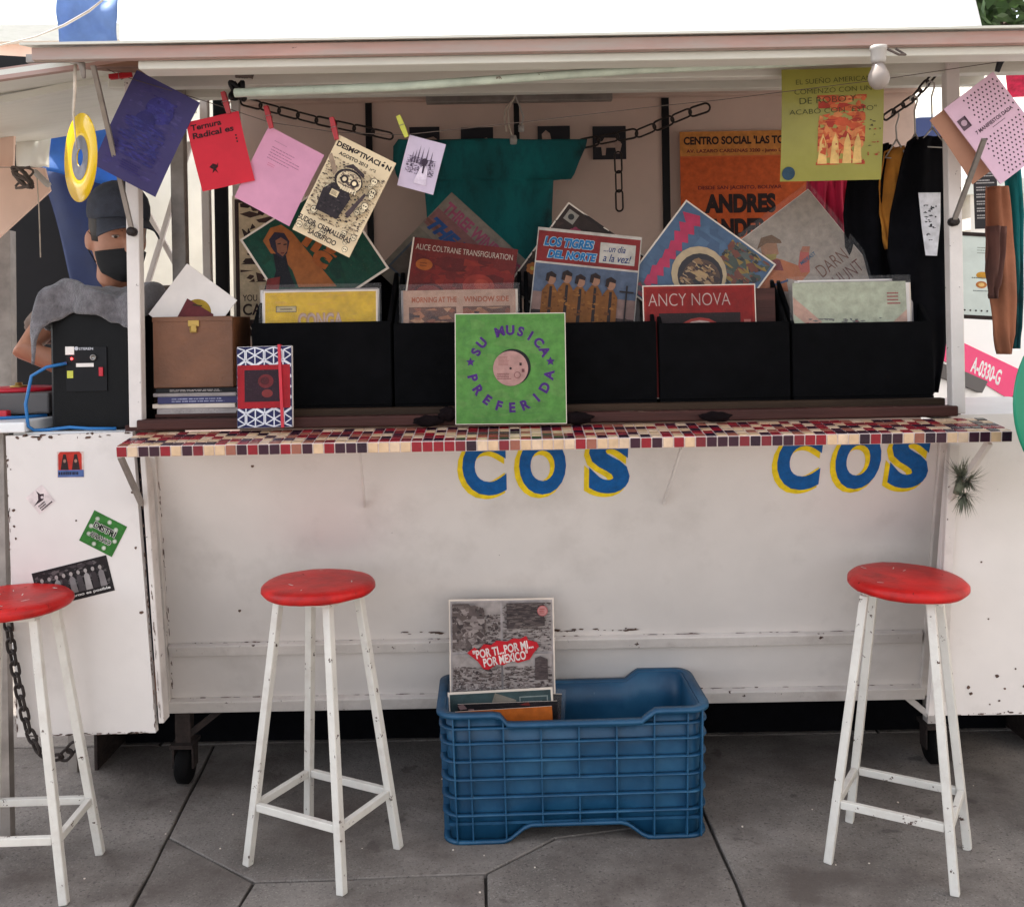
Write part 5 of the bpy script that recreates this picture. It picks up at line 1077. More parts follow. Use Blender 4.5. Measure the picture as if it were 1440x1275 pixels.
def art_single2(p, h):
    c, s_ = math.cos(R(36)), math.sin(R(36)); T = lambda x, y: (h * (x * c - y * s_), h * (x * s_ + y * c))
    p.poly([T(.15 + .44 * math.cos(6.283 * k_ / 28), -.18 + .44 * math.sin(6.283 * k_ / 28)) for k_ in range(28)], (186, 150, 40)); p.poly([T(-.18, .28), (T(.66, -.22)), T(.66, -.6), T(-.62, -.6)], (120, 48, 52)); p.poly([T(-.5, -.35), T(-.15, -.42), T(-.15, -.52), T(-.5, -.46)], (190, 160, 150)); p.poly([T(.0, -.34), T(.5, -.5), T(.0, -.5)], (196, 150, 70)); p.poly([T(.0, .1), T(.3, .06), T(.3, .02), T(.0, .05)], (70, 56, 30))
sleeve(271, 432, 2.955, .188, -36, 5, 'white paper single sleeve on its corner in the brown case', art_single2, edge='sleeve_white', t=.003, name='single_sleeve')
# dark rags by the ledge
for i, (px, py, sx, sz_) in enumerate(((603, 592, .042, .016), (630, 582, .026, .020), (810, 588, .048, .018), (1006, 586, .042, .015))):
    mb = MB(); c = at(px, py, 2.803); b = bmesh.new(); bmesh.ops.create_icosphere(b, subdivisions=3, radius=1)
    for v in b.verts: k_ = 1 + .35 * noise.noise(v.co * 2.2 + V((i * 9, 0, 0))); v.co = V((c.x + v.co.x * sx * k_, c.y + v.co.y * .012 * k_, c.z + v.co.z * sz_ * k_))
    for f in b.faces: f.smooth = True
    mb.merge(b); tag(rebase(mb.build('rag', 'rag_dark')), ['dark crumpled rag on the mosaic below the second bin', 'small dark wad of cloth touching the green sleeve', 'dark crumpled rag at the foot of the green sleeve under the five-men bin', 'dark crumpled rag on the mosaic under the red-sleeve bin'][i], 'rag')

# ------------------------------------------------------------------ loudspeaker, towel, table, turntable, cable
sz0 = 1.2065; sp = empty('loudspeaker', (-1.245, 3.06, sz0), 0, 'black powered loudspeaker seen from its connector side under a grey towel', 'loudspeaker')
SW, SD, SH = .275, .25, .372
mb = MB(); mb.prism([(-SW / 2, .0), (-SW / 2 + .012, -.012), (-SW / 2 + .02, -SD / 2), (SW / 2 - .02, -SD / 2), (SW / 2 - .012, -.012), (SW / 2, 0), (SW / 2, SD / 2), (-SW / 2, SD / 2)], SH, None, .008); mb.build('cabinet', 'black_plastic', sp, local=True)
mb = MB(); mb.box((-SW / 2 - .006, .03, SH / 2), (.014, SD * .62, SH - .02), None, .005); mb.build('side_grip', 'grey_plastic', sp, local=True)
for nm, c, s_, mt in (('amplifier_panel', (-.01, -SD / 2 - .002, .18), (.12, .004, .13), 'iron_black'), ('paper_label', (-.058, -SD / 2 - .0045, .235), (.026, .001, .024), 'sleeve_white'), ('paper_label', (-.014, -SD / 2 - .0045, .192), (.052, .001, .011), 'sleeve_white'), ('warning_label', (-.058, -SD / 2 - .0045, .165), (.018, .001, .022), 'peg_yellow'), ('switch', (.034, -SD / 2 - .006, .172), (.012, .006, .026), 'red_plastic')):
    mb = MB(); mb.box(c, s_, None, .0004); mb.build(nm, mt, sp, local=True)
p = Print(); p.text('STEREN', -.010, .240, .0075, (190, 190, 196), bold=.02, width=.042); p.disc(-.038, .241, .006, (190, 190, 196), n=12); p.build('lettering', sp, 'print_ink', frame(V((0, -SD / 2 - .0046, 0)), V((1, 0, 0)), V((0, 0, 1)), V((0, -1, 0))))
mb = MB(); mb.sphere((-.052, -SD / 2 - .006, .211), .0035); M('led_red', (255, 40, 40), .4, emit=6.); mb.build('indicator_lamp', 'led_red', sp, local=True)
mb = MB(); mb.lathe([(.001, 0), (.009, 0), (.009, .006), (.006, .006), (.006, .002), (.001, .002)], frame(V((.012, -SD / 2 - .0041, .214)), V((1, 0, 0)), V((0, 0, 1)), V((0, -1, 0))), 14); mb.build('socket', 'steel_wire', sp, local=True)
# the towel lies over the top
def towel(u, v):
    x = (u - .5) * (SW + .055); a = (v - .5) * .47; top = SH + .036; hd = SD / 2 + .012
    if a < -hd: y, z = -hd, top + (a + hd)
    elif a > hd: y, z = hd, top - (a - hd)
    else: y, z = a, top + .030 * math.cos(a / hd * 1.5) * (1 - (2 * u - 1) ** 2)
    z += .040 * noise.noise(V((u * 3.2, v * 2.4, 1.5))) * (1 if abs(a) < hd else .3) + .020 * math.sin(7 * v + 3 * u)
    e_ = max(0, abs(u - .5) - .38) / .12; z -= .075 * e_ ** 1.3 * (1.25 if u < .5 else .9); x *= 1 - .06 * e_
    if a < -hd: z += .035 * math.sin(u * 3.1) ** 2 - .02; y -= .012 * math.sin(u * 14) + .008
    return V((x, y, max(z, .02))) + V((.006 * noise.noise(V((u * 12, v * 12, 4))), .008 * noise.noise(V((u * 10, v * 9, 7))), .012 * noise.noise(V((u * 9, v * 11, 2)))))
mb = MB(); mb.grid(towel, 44, 50); tw = mb.build('towel', 'towel', solid=.009); tw.matrix_basis = Matrix.Translation((-1.250, 3.06, sz0)); tag(tw, 'grey towel thrown over the loudspeaker', 'towel')
e = empty('side_table', (-1.85, 3.1, 0), 0, 'white slab-topped table beside the loudspeaker', 'table')
mb = MB(); mb.box((-1.87, 3.17, 1.2235), (.92, .60, .030), None, .004); mb.build('table_top', 'table_white', e)
for x in (-2.25, -1.52):
    for y in (2.95, 3.4): mb = MB(); mb.box((x, y, .602), (.03, .03, 1.21)); mb.build('leg', 'steel_grey', e)
tt = empty('turntable', (-1.63, 3.18, 1.239), R(4), 'grey record player with a bright red platter', 'turntable')
mb = MB(); mb.box((0, 0, .042), (.40, .30, .064), None, .006); mb.build('plinth', 'grey_plastic', tt, local=True)
for x in (-.17, .17):
    for y in (-.12, .12): mb = MB(); mb.lathe([(.001, 0), (.018, 0), (.016, .012), (.001, .012)], Matrix.Translation((x, y, 0)), 12); mb.build('foot', 'rubber', tt, local=True)
mb = MB(); mb.lathe([(.001, .0745), (.128, .0745), (.128, .084), (.001, .084)], Matrix.Translation((.05, 0, 0)), 40); mb.build('platter', 'red_plastic', tt, local=True)
mb = MB(); mb.lathe([(.001, .0845), (.026, .0845), (.026, .09), (.012, .092), (.010, .100), (.001, .100)], Matrix.Translation((.05, 0, 0)), 18); mb.build('adapter', 'brass', tt, local=True)
for k_ in range(4): mb = MB(); mb.lathe([(.001, .0745), (.008, .0745), (.007, .09), (.001, .09)], Matrix.Translation((-.17 + k_ * .032, -.12, 0)), 10); mb.build('knob', 'black_plastic', tt, local=True)
mb = MB(); mb.box((-1.60, 2.99, 1.254), (.17, .03, .022), None, .004); tag(rebase(mb.build('red_tool', 'red_plastic')), 'small red plastic case lying in front of the record player', 'case')
mb = MB(); mb.tube([V((-1.31, 2.925, 1.405)), V((-1.36, 2.905, 1.395)), V((-1.402, 2.90, 1.37)), V((-1.413, 2.885, 1.29)), V((-1.407, 2.885, 1.226)), V((-1.400, 2.905, 1.212)), V((-1.36, 2.915, 1.212)), V((-1.30, 2.915, 1.218)), V((-1.24, 2.905, 1.214)), V((-1.16, 2.905, 1.2125))], .0048, 8); tag(mb.build('cable', 'blue_cable'), 'blue cable looping from the loudspeaker down to the shelf', 'cable')
mb = MB(); mb.tube([V((-1.80, 2.93, 1.2435)), V((-1.60, 2.94, 1.2435)), V((-1.48, 2.99, 1.2435)), V((-1.43, 3.05, 1.2435))], .0048, 8); tag(mb.build('cable', 'blue_cable'), 'blue cable lying across the white table', 'cable')

# ------------------------------------------------------------------ the seller behind the loudspeaker
zd = .30; hc = at(166, 330, 3.24)           # centre of the head
pe = empty('person', (hc.x - .02, 3.40, zd), 0, 'person in a dark cap and black mask looking down beside the loudspeaker', 'person')
def remesh(o, vox, sm=6):
    md = o.modifiers.new('remesh', 'REMESH'); md.mode = 'VOXEL'; md.voxel_size = vox; md.use_smooth_shade = True
    ms = o.modifiers.new('smooth', 'SMOOTH'); ms.iterations = sm; ms.factor = .5; return o
hm = Matrix.Translation(hc) @ Matrix.Rotation(R(180 + 38), 4, 'Z') @ Matrix.Rotation(R(-9), 4, 'X') @ Matrix.Diagonal((1.12, 1.12, 1.12, 1))   # local: +y is the face direction
HR = [(-.118, .030, .062, .012), (-.108, .046, .078, .03), (-.085, .058, .084, .058), (-.055, .066, .086, .078), (-.02, .071, .087, .092), (.015, .074, .086, .098), (.05, .076, .088, .10), (.085, .070, .078, .092), (.108, .052, .056, .066), (.120, .02, .022, .028)]
def hring(z, w_, f, b, n=28, g=0.):
    return [V(((w_ + g) * math.sin(6.283 * j / n), ((f + g) if math.cos(6.283 * j / n) > 0 else (b + g)) * math.cos(6.283 * j / n), z)) for j in range(n)]
sx_ = hc.x; X = lambda *a: V(a)
sho = 1.635; nk = hm @ V((0, -.035, -.12))
mb = MB(); mb.loft([[hm @ q for q in hring(*r_)] for r_ in HR])
mb.tube([hm @ V((0, .080, .018)), hm @ V((0, .102, -.022)), hm @ V((0, .108, -.036)), hm @ V((0, .088, -.048))], [.009, .013, .016, .010], 10)
for s_ in (-1, 1):
    mb.sphere((0, 0, 0), .027, 12, 8, (.35, .75, 1.15), hm @ Matrix.Translation((s_ * .076, -.012, -.02)) @ Matrix.Rotation(R(s_ * 20), 4, 'Z'))
    mb.tube([hm @ V((s_ * .05, .078, .022)), hm @ V((s_ * .03, .088, .026)), hm @ V((s_ * .012, .088, .02))], .0075, 8)
mb.tube([hm @ V((0, -.02, -.06)), nk, V((sx_ - .03, 3.36, 1.66)), V((sx_ - .03, 3.38, 1.60))], [.055, .054, .062, .075], 14)
tors = [(1.64, .10, .06), (1.62, .17, .085), (1.57, .195, .105), (1.48, .185, .115), (1.36, .165, .11), (1.24, .155, .105), (1.16, .168, .112), (1.10, .165, .11)]
def torso(g=0.): return [[V((sx_ - .03 + (w_ + g) * math.cos(6.283 * j / 24), 3.40 + (d_ + g) * math.sin(6.283 * j / 24), z)) for j in range(24)] for z, w_, d_ in tors]
mb.loft(torso())
SL, EL, WL = V((sx_ - .245, 3.40, 1.60)), V((-1.565, 3.20, 1.44)), V((-1.31, 3.30, 1.33)); SR, ER, WR = V((sx_ + .165, 3.40, 1.60)), V((sx_ + .24, 3.40, 1.34)), V((sx_ + .05, 3.30, 1.27))
for S_, E_, W_ in ((SL, EL, WL), (SR, ER, WR)):
    mb.tube([S_ + (V((sx_ - .03, 3.4, 1.58)) - S_) * .4, S_, S_ + (E_ - S_) * .5, E_, E_ + (W_ - E_) * .35, W_], [.052, .054, .046, .041, .041, .027], 12)
    d = (W_ - E_).normalized(); a, b, c = axes_to(d); mb.tube([W_, W_ + d * .04, W_ + d * .085], [.026, .034, .03], 10)
    for k_ in range(4): q = W_ + d * .08 + a * (-.026 + .0175 * k_); mb.tube([q, q + d * (.035 + .004 * (k_ % 3)) - b * .008, q + d * .058 - b * .026], [.0095, .0088, .0075], 8)
    q = W_ + d * .03 - a * .03; mb.tube([q, q - a * .02 + d * .025, q - a * .022 + d * .052], [.0115, .0105, .0085], 8)
for s_ in (-1, 1): mb.tube([V((sx_ - .03 + s_ * .085, 3.4, 1.14)), V((sx_ - .03 + s_ * .10, 3.39, .78)), V((sx_ - .03 + s_ * .10, 3.42, .40)), V((sx_ - .03 + s_ * .10, 3.43, .345))], [.082, .056, .038, .04], 12); mb.tube([V((sx_ - .03 + s_ * .10, 3.46, .335)), V((sx_ - .03 + s_ * .105, 3.30, .33))], [.034, .030], 10)
remesh(mb.build('body', 'skin', pe), .006, 4)
for s_ in (-1, 1):
    mb = MB(); mb.sphere((0, 0, 0), .0095, 12, 8, (1.15, 1, .5), hm @ Matrix.Translation((s_ * .031, .0815, .000))); ey = mb.build('eye', M('eye_white', (206, 192, 184), .3, var=.03), pe); mb = MB(); mb.sphere((0, 0, 0), .0052, 10, 6, (1, .6, .8), hm @ Matrix.Translation((s_ * .031 + .002, .0905, -.0012))); mb.build('iris', M('eye_dark', (40, 28, 24), .3, var=.05), ey)
for s_ in (-1, 1):
    mb = MB(); mb.tube([hm @ V((s_ * .048, .0795, .020)), hm @ V((s_ * .031, .0885, .024)), hm @ V((s_ * .014, .089, .018))], [.002, .0035, .003], 6); mb.build('eyebrow', 'hair', pe)
mb = MB(); mb.loft([q_[:] for q_ in torso(.014)]); 
for S_, E_ in ((SL, EL), (SR, ER)): mb.tube([S_ + (V((sx_ - .03, 3.4, 1.57)) - S_) * .6, S_ + V((0, 0, .004)), S_ + (E_ - S_) * .62], [.07, .070, .064], 14)
remesh(mb.build('shirt', 'shirt_taupe', pe), .008, 5)
mb = MB(); mb.loft([[V((p_.x, p_.y, p_.z - .04)) for p_ in r_] for r_ in torso(.010)[-3:]])
for s_ in (-1, 1): mb.tube([V((sx_ - .03 + s_ * .085, 3.4, 1.14)), V((sx_ - .03 + s_ * .10, 3.39, .78)), V((sx_ - .03 + s_ * .10, 3.42, .38))], [.095, .072, .062], 12)
remesh(mb.build('trousers', 'trouser', pe), .012, 3)
mb = MB(); mb.loft([[hm @ q for q in hring(z, w_, f - .02, b, g=.004)] for z, w_, f, b in HR[4:9]]); mb.build('hair', 'hair', pe)
def cring(z, w_, f, b): return [hm @ q for q in hring(z, w_, f, b)]
mb = MB(); mb.loft([cring(.044, .083, .095, .107), cring(.062, .086, .098, .111), cring(.086, .085, .096, .110), cring(.110, .078, .086, .100), cring(.130, .064, .070, .082), cring(.146, .043, .047, .055), cring(.155, .020, .022, .026), cring(.157, .004, .004, .005)]); cap = mb.build('cap', 'cap_navy', pe)
def visor(u, v):
    a = (u - .5) * 2.15; r_ = .084 + .082 * v * math.cos(a * .62); return hm @ V((math.sin(a) * (.082 + .016 * v), (.094 * math.cos(a) + .078 * v * math.cos(a * .75)), .056 - .022 * v - .026 * (u - .5) ** 2 * 4 * (.4 + v)))
mb = MB(); mb.grid(visor, 16, 6); mb.build('visor', 'cap_navy', cap, solid=.004)
mb = MB(); mb.sphere((0, 0, 0), .008, 10, 6, (1, 1, .6), hm @ Matrix.Translation((0, 0, .150))); mb.build('button', 'cap_navy', cap)
def maskf(u, v):
    a = (u - .5) * 2.5; z = -.130 + .102 * v - .02 * abs(u - .5) * 2 * (v * 1.0) + .02 * (1 - v) * (abs(u - .5) * 2) ** 2
    k_ = 0
    for i in range(len(HR) - 1):
        if HR[i][0] <= z <= HR[i + 1][0]: k_ = i; break
    t = min(1, max(0, (z - HR[k_][0]) / (HR[k_ + 1][0] - HR[k_][0]))); w_ = HR[k_][1] + t * (HR[k_ + 1][1] - HR[k_][1]); f = HR[k_][2] + t * (HR[k_ + 1][2] - HR[k_][2])
    bul = .022 * math.exp(-(a / .42) ** 2) * (math.sin(v * 2.6) ** 1.0) if 0 < v < 1.2 else 0; return hm @ V(((w_ + .008) * math.sin(a), (f + .010 + bul) * math.cos(a), z))
mb = MB(); mb.grid(maskf, 22, 12); mk = mb.build('face_mask', 'mask_black', pe, solid=.003)
for s_ in (-1, 1): mb = MB(); mb.tube([hm @ V((s_ * .070, .02, -.012)), hm @ V((s_ * .079, -.01, .004)), hm @ V((s_ * .084, -.028, -.01)), hm @ V((s_ * .079, -.014, -.045)), hm @ V((s_ * .066, .022, -.08))], .0022, 6); mb.build('ear_loop', 'mask_black', mk)
mb = MB(); mb.tube([V((sx_ - .14, 3.345, 1.64)), V((sx_ - .10, 3.285, 1.60)), V((sx_ - .03, 3.272, 1.48))], .007, 6); mb.build('strap', 'iron_black', pe)
mb = MB(); mb.tube([V((sx_ + .085, 3.345, 1.64)), V((sx_ + .06, 3.285, 1.60)), V((sx_ - .01, 3.272, 1.48))], .007, 6); mb.build('strap', 'iron_black', pe)

# ------------------------------------------------------------------ air plant tied to the strut
c = at(1354, 678, 2.80); e = empty('air_plant', c, 0, 'spiky grey-green air plant tied to the counter strut', 'plant'); rg = random.Random(3)
mb = MB(); mb.tube([c + V((-.012, .01, -.035)), c + V((-.004, .005, 0)), c + V((.004, .005, .035))], .012, 7); mb.build('stem', 'airplant', e)
for part in range(3):
    mb = MB(); o_ = [c + V((-.008, -.004, .018)), c + V((.012, -.004, .005)), c + V((.0, -.004, -.035))][part]
    for _ in range(110):
        d = V((rg.uniform(-1, 1), rg.uniform(-1, .25), rg.uniform(-1, 1) + (.25 if part < 2 else -.6))).normalized(); L_ = rg.uniform(.03, .066); s_ = d.cross(V((.3, .2, 1))).normalized() * .0024; bend = V((0, 0, -.012)) if part == 2 else V((rg.uniform(-.01, .01), 0, .006))
        mb.add([o_ - s_, o_ + s_, o_ + d * L_ * .6 + s_ * .6, o_ + d * L_ + bend, o_ + d * L_ * .6 - s_ * .6], [(0, 1, 2, 4), (4, 2, 3)])
    mb.build('leaf_tuft', 'airplant', e, recalc=False)

# ------------------------------------------------------------------ neighbouring stall on the left
nb_ = empty('neighbouring_stall', (-2.4, 3.8, 0), 0, 'pale neighbouring stall with a sagging roof flap and dark inside', 'stall')
mb = MB(); q = [at(188, 72, 2.62), at(-420, 158, 2.62), V((-3.2, 4.3, 2.16)), V((-1.22, 3.9, 2.36))]; slabquad(mb, [q[0], q[3], q[2], q[1]], V((0, 0, 1)), .014); mb.build('roof_flap', 'gutter_paint', nb_)
mb = MB(); mb.bar(at(186, 79, 2.63), at(-420, 166, 2.63), .020, .03); mb.build('flap_edge', 'fascia_pink', nb_)
mb = MB(); mb.bar(at(188, 104, 2.86), at(-300, 205, 2.95), .03, .02); mb.build('flap_rib', 'gutter_paint', nb_)
def qpart(name, pts, Y, mat, parent, t=.015):
    mb = MB(); P_ = [at(x, y, Y) for x, y in pts]; n_ = V((0, -1, 0)); k_ = len(P_); mb.add([*P_, *[q_ + V((0, t, 0)) for q_ in P_]], [tuple(range(k_)), tuple(range(2 * k_ - 1, k_ - 1, -1))] + [(i, k_ + i, k_ + (i + 1) % k_, (i + 1) % k_) for i in range(k_)]); return mb.build(name, mat, parent)
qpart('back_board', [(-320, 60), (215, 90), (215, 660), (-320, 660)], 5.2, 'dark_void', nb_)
qpart('side_board', [(-180, 235), (62, 236), (70, 268), (0, 332), (-180, 490)], 3.75, 'peach_board', nb_)
qpart('upper_board', [(-160, 120), (22, 120), (18, 234), (-160, 234)], 3.80, 'peach_board', nb_)
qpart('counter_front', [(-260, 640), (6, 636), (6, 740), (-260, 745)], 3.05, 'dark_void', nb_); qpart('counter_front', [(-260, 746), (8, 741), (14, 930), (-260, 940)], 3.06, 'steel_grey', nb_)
mb = MB(); mb.bar(at(12, 545, 4.3), at(10, 325, 4.3), .05, .05); mb.build('post', 'steel_grey', nb_); mb = MB(); mb.bar(at(-6, 545, 4.2), at(-8, 305, 4.2), .02, .02); mb.build('post', 'post_paint', nb_)
mb = MB(); mb.bar(at(47, 240, 3.7), at(70, 262, 3.7), .022, .022, bev=.008); mb.build('handle', 'porcelain', nb_)
mb = MB(); mb.tube([at(52, 250, 3.68), at(55, 300, 3.68), at(57, 362, 3.68)], .0022, 5); mb.build('pull_cord', 'cord_pale', nb_)
def tarp(name, pts, Y, mat, label, cat='tarp', amp=.05, seed=0., yk=0.):
    """a quad sheet (corners: top left, top right, bottom right, bottom left) with slack folds"""
    Q = [at(x, y, Y + dy) for x, y, dy in pts]
    def f(u, v):
        p = (Q[0] * (1 - u) + Q[1] * u) * (1 - v) + (Q[3] * (1 - u) + Q[2] * u) * v; p.y += amp * (noise.noise(V((u * 3 + seed, v * 2, seed))) + .5 * math.sin(6 * u + 3 * v + seed)); p.z += amp * .3 * noise.noise(V((u * 4, v * 3, seed + 5))); return p
    mb = MB(); mb.grid(f, 24, 18); return tag(mb.build(name, mat, solid=.003), label, cat)
tarp('tarp', [(62, 150, 0), (262, 96, 0), (262, 285, 0), (62, 240, 0)], 4.7, 'blue_tarp', 'bright blue tarp hanging behind the yellow disc', seed=1.)
tarp('tarp', [(52, 234, 0), (170, 236, .1), (228, 560, .1), (150, 560, 0)], 4.9, 'navy_tarp', 'dark blue tarp slanting down behind the seller', seed=2., amp=.05)
tarp('tarp', [(26, 148, 0), (78, 138, .05), (70, 236, .05), (24, 234, 0)], 4.0, 'cream_tarp', 'narrow cream plastic strip beside the blue tarp', seed=3., amp=.02)
tarp('tarp', [(82, -6, 0), (168, -4, .05), (165, 68, .05), (82, 64, 0)], 5.6, 'pale_blue_tarp', 'small blue tarp corner showing above the roof', seed=4.)
o = qpart('wall_board', [(196, 70), (352, 70), (352, 600), (196, 600)], 4.5, 'cream_tarp', None, .02); tag(rebase(o), 'pale board closing the gap behind the seller', 'board')
mb = MB(); mb.tube([at(x, y, 3.1) for x, y in ((-60, 78), (0, 64), (50, 52), (90, 36), (125, 16), (160, -12), (220, -60))], [.0022, .0022, .0024, .004, .004, .002, .002], 6); tag(mb.build('overhead_cable', 'steel_grey'), 'pale cable rising over the roof corner', 'cable')
tarp('tarp', [(163, -180, 1.4), (1325, -180, 1.4), (1392, 78, 0), (168, 84, 0)], 3.35, 'white_tarp', 'wide white tarp sloping up above the stall roof', seed=5., amp=.015)

# ------------------------------------------------------------------ right side: street, taxi, other stall
tarp('tarp', [(1238, 96, -.6), (1470, 60, -.6), (1480, 140, .5), (1238, 172, .5)], 4.8, 'cream_tarp', 'pale tarp roof of the stall behind the clothes', seed=6.)
tarp('tarp', [(1414, 84, 0), (1500, 70, 0), (1500, 132, .2), (1418, 138, .2)], 4.3, 'pink_cloth', 'pink tarp edge beyond the dotted pink booklet', seed=7., amp=.02)
o = qpart('dark_stall_wall', [(1180, 168), (1345, 164), (1345, 205), (1180, 206)], 6.0, 'navy_tarp', None, .03); tag(rebase(o), 'dark blue wall strip behind the hangers', 'wall')
def art_banner(p, w, h):
    for k_ in range(9): p.scribble(-w * .8, h * (.78 - k_ * .19), w * .85, h * (.92 - k_ * .19), 2, (176, 172, 172), fill=.6, seed=k_)
poster(1386, 270, 4.2, .10, .31, 2, 'black banner with small white lines of type beyond the post', art_banner, (34, 32, 36), cat='banner')
def art_sign(p, w, h):
    p.disc(w * .25, h * .02, w * .34, (206, 150, 50), ry=h * .09); p.disc(w * .2, -h * .22, w * .28, (190, 120, 60), ry=h * .09); p.disc(w * .2, -h * .22, w * .15, (226, 190, 120), ry=h * .05); p.scribble(-w * .3, -h * .08, w * .7, -h * .02, 1, (120, 130, 120)); p.scribble(-w * .1, h * .55, w * .8, h * .75, 3, (140, 150, 140), h=.3); p.scribble(-w * .2, -h * .40, w * .8, -h * .35, 1, (120, 130, 130))
    for k_ in range(7): p.disc(-w * .85 + k_ * w * .28, -h * .88, w * .05, (50, 44, 42), n=7)
o = poster(1375, 388, 4.1, .165, .325, -3, 'white menu board with two yellow pictures in a dark frame', art_sign, (214, 226, 220), cat='sign'); o.name = 'menu_board'
mb = MB()
for a, b in (((-.090, -.17), (-.090, .17)), ((.09, -.17), (.09, .17)), ((-.09, .17), (.09, .17)), ((-.09, -.17), (.09, -.17))): mb.bar(V((*a, -.004)), V((*b, -.004)), .016, .014, up=(0, 0, 1))
mb.build('frame', 'rust_dark', o, local=True)
# the taxi: a pink and white van parked in the street
tx = empty('taxi', (3.1, 6.1, -.08), R(24), 'pink and white taxi van parked in the sunny street', 'taxi')
prof = [(-2.1, .30), (-2.15, .9), (-2.05, 1.35), (-1.85, 1.82), (-1.5, 1.90), (.55, 1.86), (.95, 1.72), (1.55, 1.16), (2.05, 1.0), (2.2, .80), (2.2, .34)]
fmx = frame(V((0, -.80, 0)), V((1, 0, 0)), V((0, 0, 1)), V((0, -1, 0))); 
mb = MB(); mb.prism(prof, 1.6, frame(V((0, .80, 0)), V((1, 0, 0)), V((0, 0, 1)), V((0, -1, 0))), .05); mb.build('body', 'taxi_white', tx, local=True)
ti = wm(tx).inverted(); tn = (wm(tx).to_3x3() @ V((0, -1, 0))).normalized(); tp = wm(tx) @ V((0, -.80, 0))
def tpt(px, py): q = ti @ on_plane(px, py, tp, tn); return (q.x, q.z)
def tpiece(name, pts, mat, t, up_=0.):
    mb = MB(); mb.prism([tpt(*q_) for q_ in pts], t, frame(V((0, -.80 - up_, 0)), V((1, 0, 0)), V((0, 0, 1)), V((0, -1, 0)))); return mb.build(name, mat, tx, local=True)
tpiece('pink_band', [(1150, 400), (1345, 478), (1450, 528), (1560, 600), (1560, 660), (1440, 575), (1345, 516), (1150, 430)], 'taxi_pink', .008)
tpiece('side_moulding', [(1180, 462), (1345, 520), (1382, 536), (1374, 552), (1345, 540), (1180, 480)], 'grey_plastic', .03)
tpiece('door_line', [(1412, 568), (1426, 552), (1428, 554), (1414, 570)], 'iron_black', .009)
a, b = tpt(1366, 512), tpt(1404, 531); c = ((a[0] + b[0]) / 2, (a[1] + b[1]) / 2); ang = math.degrees(math.atan2(b[1] - a[1], b[0] - a[0])); wlet = math.hypot(a[0] - b[0], a[1] - b[1]) * 1.06
hlet = abs(tpt(1385, 508)[1] - tpt(1385, 532)[1]) * .95
p = Print(z0=.0085); p.text('A-0330-G', c[0], c[1], hlet, (240, 236, 238), rot=ang, bold=.03, width=wlet); p.build('lettering', tx, 'print_ink', frame(V((0, -.80, 0)), V((1, 0, 0)), V((0, 0, 1)), V((0, -1, 0))))
for x, z0, z1, wd in ((.95, 1.15, 1.5, .5),): mb = MB(); mb.box((x, -.80, (z0 + z1) / 2), (wd, .012, z1 - z0), None, .004); mb.build('window', 'glass_dark', tx, local=True)
mb = MB(); mb.prism([(.62, 1.80), (1.02, 1.68), (1.50, 1.22), (1.46, 1.20), (.98, 1.66), (.6, 1.77)], 1.4, frame(V((.05, .70, .03)), V((1, 0, 0)), V((0, 0, 1)), V((0, -1, 0)))); mb.build('windscreen', 'glass_dark', tx, local=True)
for x in (-1.35, 1.4):
    for y in (-.74, .74):
        fr = frame(V((x, y, .31)), V((1, 0, 0)), V((0, 0, 1)), V((0, -1, 0))); mb = MB(); mb.lathe([(.18, -.09), (.29, -.1), (.31, -.06), (.31, .06), (.29, .1), (.18, .09)], fr, 24); wh_ = mb.build('wheel', 'rubber', tx, local=True)
        mb = MB(); mb.lathe([(.001, -.085), (.19, -.08), (.19, .08), (.001, .085)], fr, 20); mb.build('hub', 'steel_grey', wh_, local=True)
for s_ in (-1, 1): mb = MB(); mb.sphere((2.17, s_ * .6, .78), .11, 12, 8, (.4, 1, .7)); mb.build('headlight', 'bulb_glass', tx, local=True)
# far houses and a tree across the street
def house(x0, x1, y, h_, mat, label, nx, ny):
    e_ = empty('house', ((x0 + x1) / 2, y + 3, -.08), 0, label, 'building'); mb = MB(); mb.box(((x0 + x1) / 2, y + 3, h_ / 2 - .08), (x1 - x0, 6, h_)); mb.build('wall', mat, e_)
    mb = MB(); mb.box(((x0 + x1) / 2, y + 3, h_), (x1 - x0 + .3, 6.3, .25)); mb.build('roof', 'gutter_paint', e_)
    for i in range(nx):
        for j in range(ny):
            x = x0 + (i + .5) * (x1 - x0) / nx; z = 1.6 + j * 2.9
            if z + 1 > h_: continue
            mb = MB(); mb.box((x, y - .02, z), (1.1, .08, 1.4)); w_ = mb.build('window', 'table_white', e_); mb = MB(); mb.box((x, y - .065, z), (.95, .02, 1.25)); mb.build('pane', 'glass_dark', w_)
house(7.4, 20, 16, 3.6, 'building_pale', 'low pale house across the street beyond the taxi', 5, 1)
house(-14, -3.5, 15, 6.0, 'peach_board', 'pink rendered house across the street behind the neighbouring stall', 4, 1); house(-3.2, 7.0, 16, 3.4, 'building_pale', 'low cream house across the street behind the record stall', 4, 1)
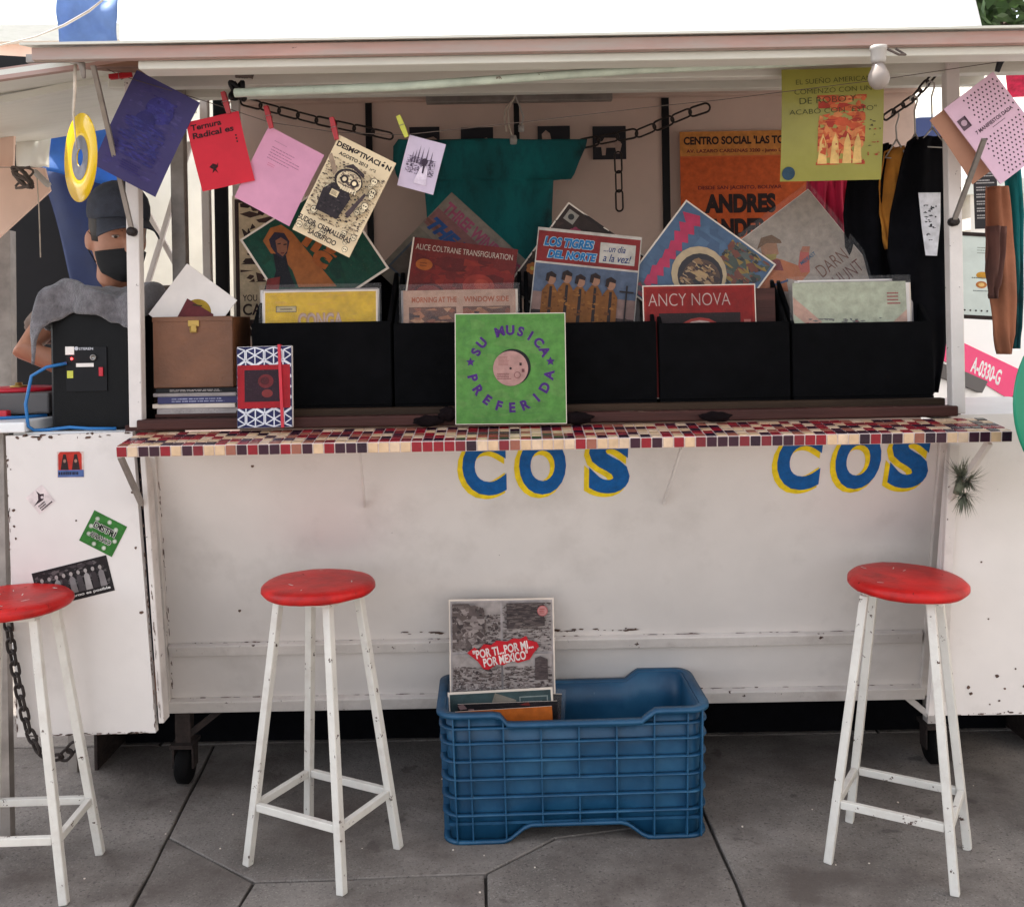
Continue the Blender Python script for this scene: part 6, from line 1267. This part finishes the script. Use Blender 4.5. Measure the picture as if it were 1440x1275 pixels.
e_ = empty('house', (7.2, -.5, -.08), 0, 'unseen white house added to bounce light onto the stall', 'building'); mb = MB(); mb.box((7.2, -.5, 2.4), (5, 9, 4.96)); mb.build('wall', 'building_pale', e_); mb = MB(); mb.box((7.2, -.5, 5.0), (5.3, 9.3, .25)); mb.build('roof', 'gutter_paint', e_)  # out of view, added so its sunlit wall bounces light onto the stall
for y in (-3.6, -1.2, 1.2, 3.0): mb = MB(); mb.box((4.68, y, 2.0), (.08, .9, 1.5)); w_ = mb.build('window', 'table_white', e_); mb = MB(); mb.box((4.635, y, 2.0), (.02, .78, 1.36)); mb.build('pane', 'glass_dark', w_)
def tree(c, h_, cr, label, seed):
    rg = random.Random(seed); e_ = empty('tree', c, 0, label, 'tree'); c = V(c); top = c + V((0, 0, h_)); mb = MB(); mb.tube([c, c + V((.05, 0, h_ * .3)), c + V((-.05, .1, h_ * .55)), c + V((.1, 0, h_ * .8))], [.20, .15, .12, .05], 10)
    cl = []
    for _ in range(9):
        a = rg.uniform(0, 6.28); q = c + V((cr * .65 * math.cos(a), cr * .65 * math.sin(a), h_ * rg.uniform(.76, .98))); mb.tube([c + V((0, .05, h_ * rg.uniform(.3, .6))), (c + q) / 2 + V((0, 0, h_ * .3)), q], [.08, .05, .015], 7); cl.append(q)
    mb.build('trunk', 'bark', e_); mb = MB()
    for q in cl + [top]:
        for _ in range(900):
            d = V((rg.gauss(0, 1), rg.gauss(0, 1), rg.gauss(0, .7))).normalized() * cr * .55 * rg.random() ** .45; o_ = q + d; u = V((rg.gauss(0, 1), rg.gauss(0, 1), rg.gauss(0, 1))).normalized(); s_ = u.cross(V((rg.random(), .3, 1))).normalized(); l = rg.uniform(.07, .15)
            mb.add([o_ - u * l, o_ + s_ * l * .5, o_ + u * l, o_ - s_ * l * .5], [(0, 1, 2, 3)])
    mb.build('crown', 'leaf', e_, recalc=False)
tree((6.6, 11.5, -.08), 7.2, 2.1, 'leafy green tree standing beyond the taxi', 3)

rg = random.Random(21); mb = MB()
for _ in range(32):
    x, y = rg.uniform(-1.6, 1.7), rg.uniform(2.2, 3.3); mb.sphere((x, y, .0015), rg.uniform(.0015, .004), 5, 3, (1, rg.uniform(.6, 1.4), .5))
o = mb.build('grit', 'card_cream'); o['kind'] = 'stuff'; o['label'] = 'pale grit scattered over the pavement slabs'; o['category'] = 'grit'
